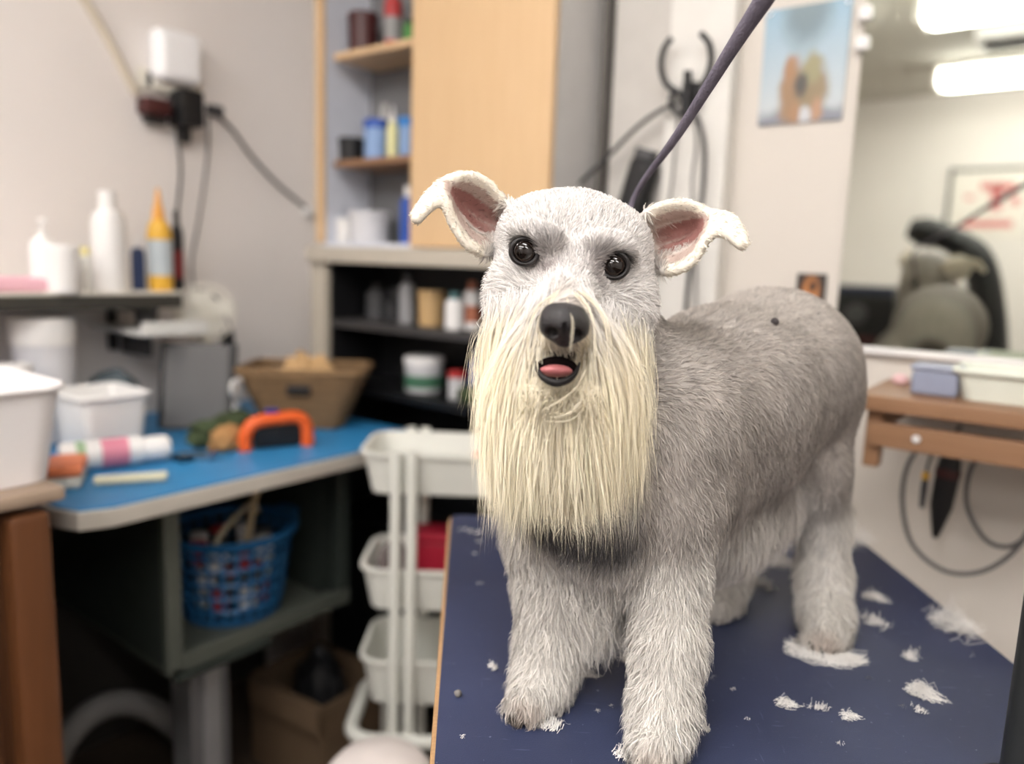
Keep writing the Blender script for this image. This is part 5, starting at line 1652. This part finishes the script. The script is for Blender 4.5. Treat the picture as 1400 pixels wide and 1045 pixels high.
# tool cabinet with dark boxes, left side of the room behind the viewer
m0 = mirror_pt(1185, 440, -1.2)
t = thing('equipment_cart', 'dark equipment cart standing behind the viewer, reflected left in the mirror', 'cart', (m0.x, -1.2, 0))
part('cart_body', (0, 0, .40), (.55, .40, .72), dgrey, t, .01); part('cart_top', (0, 0, .78), (.58, .43, .03), black_pl, t, .006)
for sx in (-1, 1):
    for sy in (-1, 1):
        bm = new_bm(); lathe(bm, [(0, -.012), (.02, -.012), (.02, .012), (0, .012)], (sx * .22, sy * .15, .0205), 14, (0, math.pi / 2, 0)); build('castor', bm, black_pl, t)
for z in (.22, .44, .63):
    f_ = part('drawer', (0, .202, z), (.50, .012, .17), black_pl, t, .004)
t = thing('black_machine', 'black machine with navy top on the dark equipment cart, seen in the mirror', 'machine', (m0.x - .02, -1.2, .7955))
part('machine_body', (0, 0, .16), (.34, .30, .32), black_pl, t, .03); part('machine_top', (0, 0, .33), (.32, .28, .05), mat('navy_dark', (26, 32, 52), .4), t, .02)
part('red_panel', (.0, .151, .10), (.20, .006, .03), mat('maroon_plastic', (70, 30, 30), .4), t, .001); bm = new_bm(); lathe(bm, [(0, 0), (.05, 0), (.05, .012), (.03, .014), (0, .014)], (-.0, .15, .22), 20, (-math.pi / 2, 0, 0)); build('dial', bm, dgrey, t)
bottle('yellow_bottle', 'yellow-capped squat bottle beside the black machine, reflected in the mirror', 'bottle', (m0.x + .225, -1.15, .7955), .36, .09, mat('olive_plastic', (150, 140, 80), .4), yellow_pl, 'cap')
# sign on the far wall
sg = mirror_pt(1352, 280, BY)
t = thing('wall_sign', 'white notice with red lettering on the far wall, reflected in the mirror', 'sign', (sg.x, BY + .004, sg.z))
part('board', (0, 0, 0), (.46, .008, .44), mat('sign_white', (232, 226, 218), .5), t, .001)
rs = mat('sign_red', (212, 122, 122), .5)
for x_, z_, w2, h2 in ((.04, .12, .20, .05), (.04, .04, .07, .16), (.0, -.13, .30, .045), (.15, .02, .05, .05), (-.12, .05, .05, .03)):
    part('red_mark', (x_, .006, z_), (w2, .004, h2), rs, t, 0)
part('frame_strip', (-.245, .004, .0), (.02, .016, .5), dgrey, t, .001); part('frame_strip', (0, .004, .235), (.5, .016, .02), dgrey, t, .001)
vp = mirror_pt(1385, 52, -1.9)
t = thing('ceiling_vent', 'white ceiling vent between the lights, reflected in the mirror', 'vent', (vp.x + .1, -1.9, CZ))
part('vent_body', (0, 0, -.03), (.5, .3, .06), white_pl, t, .006)
for k in range(5):
    part('slat', (0, -.11 + k * .055, -.064), (.44, .02, .006), dgrey, t, 0)

# ------------------------------------------------------------------ clippings of fur on the blue table
clip_m = bpy.data.materials.new('fur_clippings'); clip_m.use_nodes = True
_n = clip_m.node_tree; _p = _n.nodes['Principled BSDF']; _p.inputs['Roughness'].default_value = .7
_nz = _n.nodes.new('ShaderNodeTexNoise'); _nz.inputs['Scale'].default_value = 60
_rm = _n.nodes.new('ShaderNodeMix'); _rm.data_type = 'RGBA'; _rm.inputs[6].default_value = lin((206, 202, 198)); _rm.inputs[7].default_value = lin((244, 242, 238))
_n.links.new(_nz.outputs['Fac'], _rm.inputs[0]); _n.links.new(_rm.outputs[2], _p.inputs['Base Color'])
def tuft(px, py, lpx, wpx, ang, n, label, group='fur clippings on the blue table', curve=.3, hgt=.004):
    c = c_floor(px, py)
    L = lpx * c[1] / F_PX
    Wd = wpx * c[1] / F_PX / max(.35, (CAM_Z - TABLE_Z) / c[1])
    bm = new_bm()
    for i in range(int(n * .75)):
        tw = rng.normal() * .45
        u0 = rng.uniform(-.5, .15); u1 = u0 + rng.uniform(.35, .85)
        off_ = rng.normal() * .38
        cv = curve * rng.uniform(.3, 1.2)
        pts = []
        for k in range(6):
            s_ = u0 + (u1 - u0) * k / 5
            x = L * s_ * .8
            y = Wd * (off_ * (1 - .5 * abs(s_)) + cv * (s_ * s_ * 2 - .25)) + rng.normal() * .0004
            z = .0010 + 1.3 * hgt * abs(rng.normal()) * (1 - min(1, abs(s_) * 1.4)) * .7
            pts.append((x * math.cos(tw) - y * math.sin(tw) * .5, y + x * math.sin(tw) * .45, max(.0006, z)))
        w = rng.uniform(.00014, .00030)
        prevs = None
        for k, q in enumerate(pts):
            ww = w * (1 if k < 4 else .4)
            a = bm.verts.new((q[0], q[1] - ww, q[2])); b = bm.verts.new((q[0], q[1] + ww, q[2] + .0003))
            if prevs: bm.faces.new((prevs[0], a, b, prevs[1]))
            prevs = (a, b)
    o = build('fur_tuft', bm, clip_m, None, smooth=True)
    o.location = to_world(c); o.rotation_euler = (0, 0, YAW + math.radians(ang))
    tag(o, label, 'fur tuft', group)
    return o
tuft(1164, 740, 42, 22, -45, 130, 'thick white fur tuft at the back right table edge beside the hind leg', hgt=.012)
tuft(1058, 770, 62, 14, 35, 150, 'long white fur streak between the dog legs under its belly', hgt=.008)
tuft(1022, 795, 48, 16, 55, 110, 'grey-white fur wisp just left of the belly streak', hgt=.006)
tuft(1048, 806, 40, 10, 115, 60, 'upright pale fur wisp under the belly nearest the hind leg', hgt=.004)
tuft(1003, 816, 36, 10, 10, 90, 'small white fur clump behind the front leg', hgt=.008)
tuft(1192, 818, 40, 10, -35, 70, 'thin white fur wisp right of the hind leg, farther one', hgt=.006)
tuft(1192, 853, 38, 14, 20, 100, 'white fur clump right of the hind paw', hgt=.008)
tuft(1298, 858, 70, 26, -15, 260, 'largest fluffy white fur pile near the right table edge', hgt=.016)
tuft(1243, 900, 20, 12, -60, 70, 'stubby white fur tuft in the right half of the table', hgt=.006)
tuft(1258, 950, 58, 14, -42, 150, 'long pointed white fur tuft in front of the large pile', hgt=.006)
tuft(1258, 975, 24, 8, 30, 30, 'faint fur wisp just below the long pointed tuft', hgt=.003)
tuft(1158, 981, 34, 10, -20, 60, 'grey wispy fur tuft right of centre front', hgt=.003)
tuft(1116, 972, 14, 16, 80, 50, 'small oval fur tuft between two front wisps', hgt=.004)
tuft(1072, 965, 38, 8, -8, 70, 'slim horizontal fur tuft in the middle of the table', hgt=.004)
tuft(1112, 892, 110, 20, -24, 330, 'broad mat of combed fur under the hind paw', curve=.5, hgt=.004)
tuft(1150, 905, 70, 16, 8, 160, 'fan of combed fur in front of the hind paw', curve=.4, hgt=.003)
tuft(858, 902, 40, 12, -60, 90, 'white fur wisp between the front legs', hgt=.005)
tuft(800, 925, 34, 8, -15, 60, 'thin fur wisp right of the left front paw', hgt=.004)
tuft(752, 995, 46, 14, 60, 110, 'curled grey fur tuft beside the left front paw', hgt=.005)
tuft(672, 914, 16, 10, 20, 50, 'small white fur dab near the left table edge', hgt=.004)
tuft(850, 1035, 34, 12, 20, 70, 'fur wisp at the toes of the nearest front paw', hgt=.005)
tuft(964, 1000, 14, 8, 30, 40, 'tiny fur dab right of the nearest front leg', hgt=.004)
for px, py in ((818, 976), (836, 968), (1022, 986), (1004, 945), (1236, 968), (650, 760), (655, 742), (632, 1010), (1148, 1020), (1190, 930), (975, 930), (1330, 900), (905, 925), (655, 800)):
    tuft(px, py, 8 + 6 * rng.random(), 5, rng.uniform(0, 180), 9, 'tiny scattered fur speck on the blue table', hgt=.002)
tuft(640, 728, 20, 10, 70, 30, 'pale fur dab at the back left table corner', hgt=.003)
pbl = c_floor(626, 953)
o = new_bm(); bmesh.ops.create_icosphere(o, subdivisions=2, radius=.0035)
for v in o.verts: v.co *= 1 + .2 * noise.noise(v.co * 400)
o = build('kibble_crumb', o, mat('crumb_grey', (120, 116, 112), .8), None); o.location = to_world(pbl) + Vector((0, 0, .0034)); tag(o, 'single grey crumb near the left edge of the blue table', 'crumb')
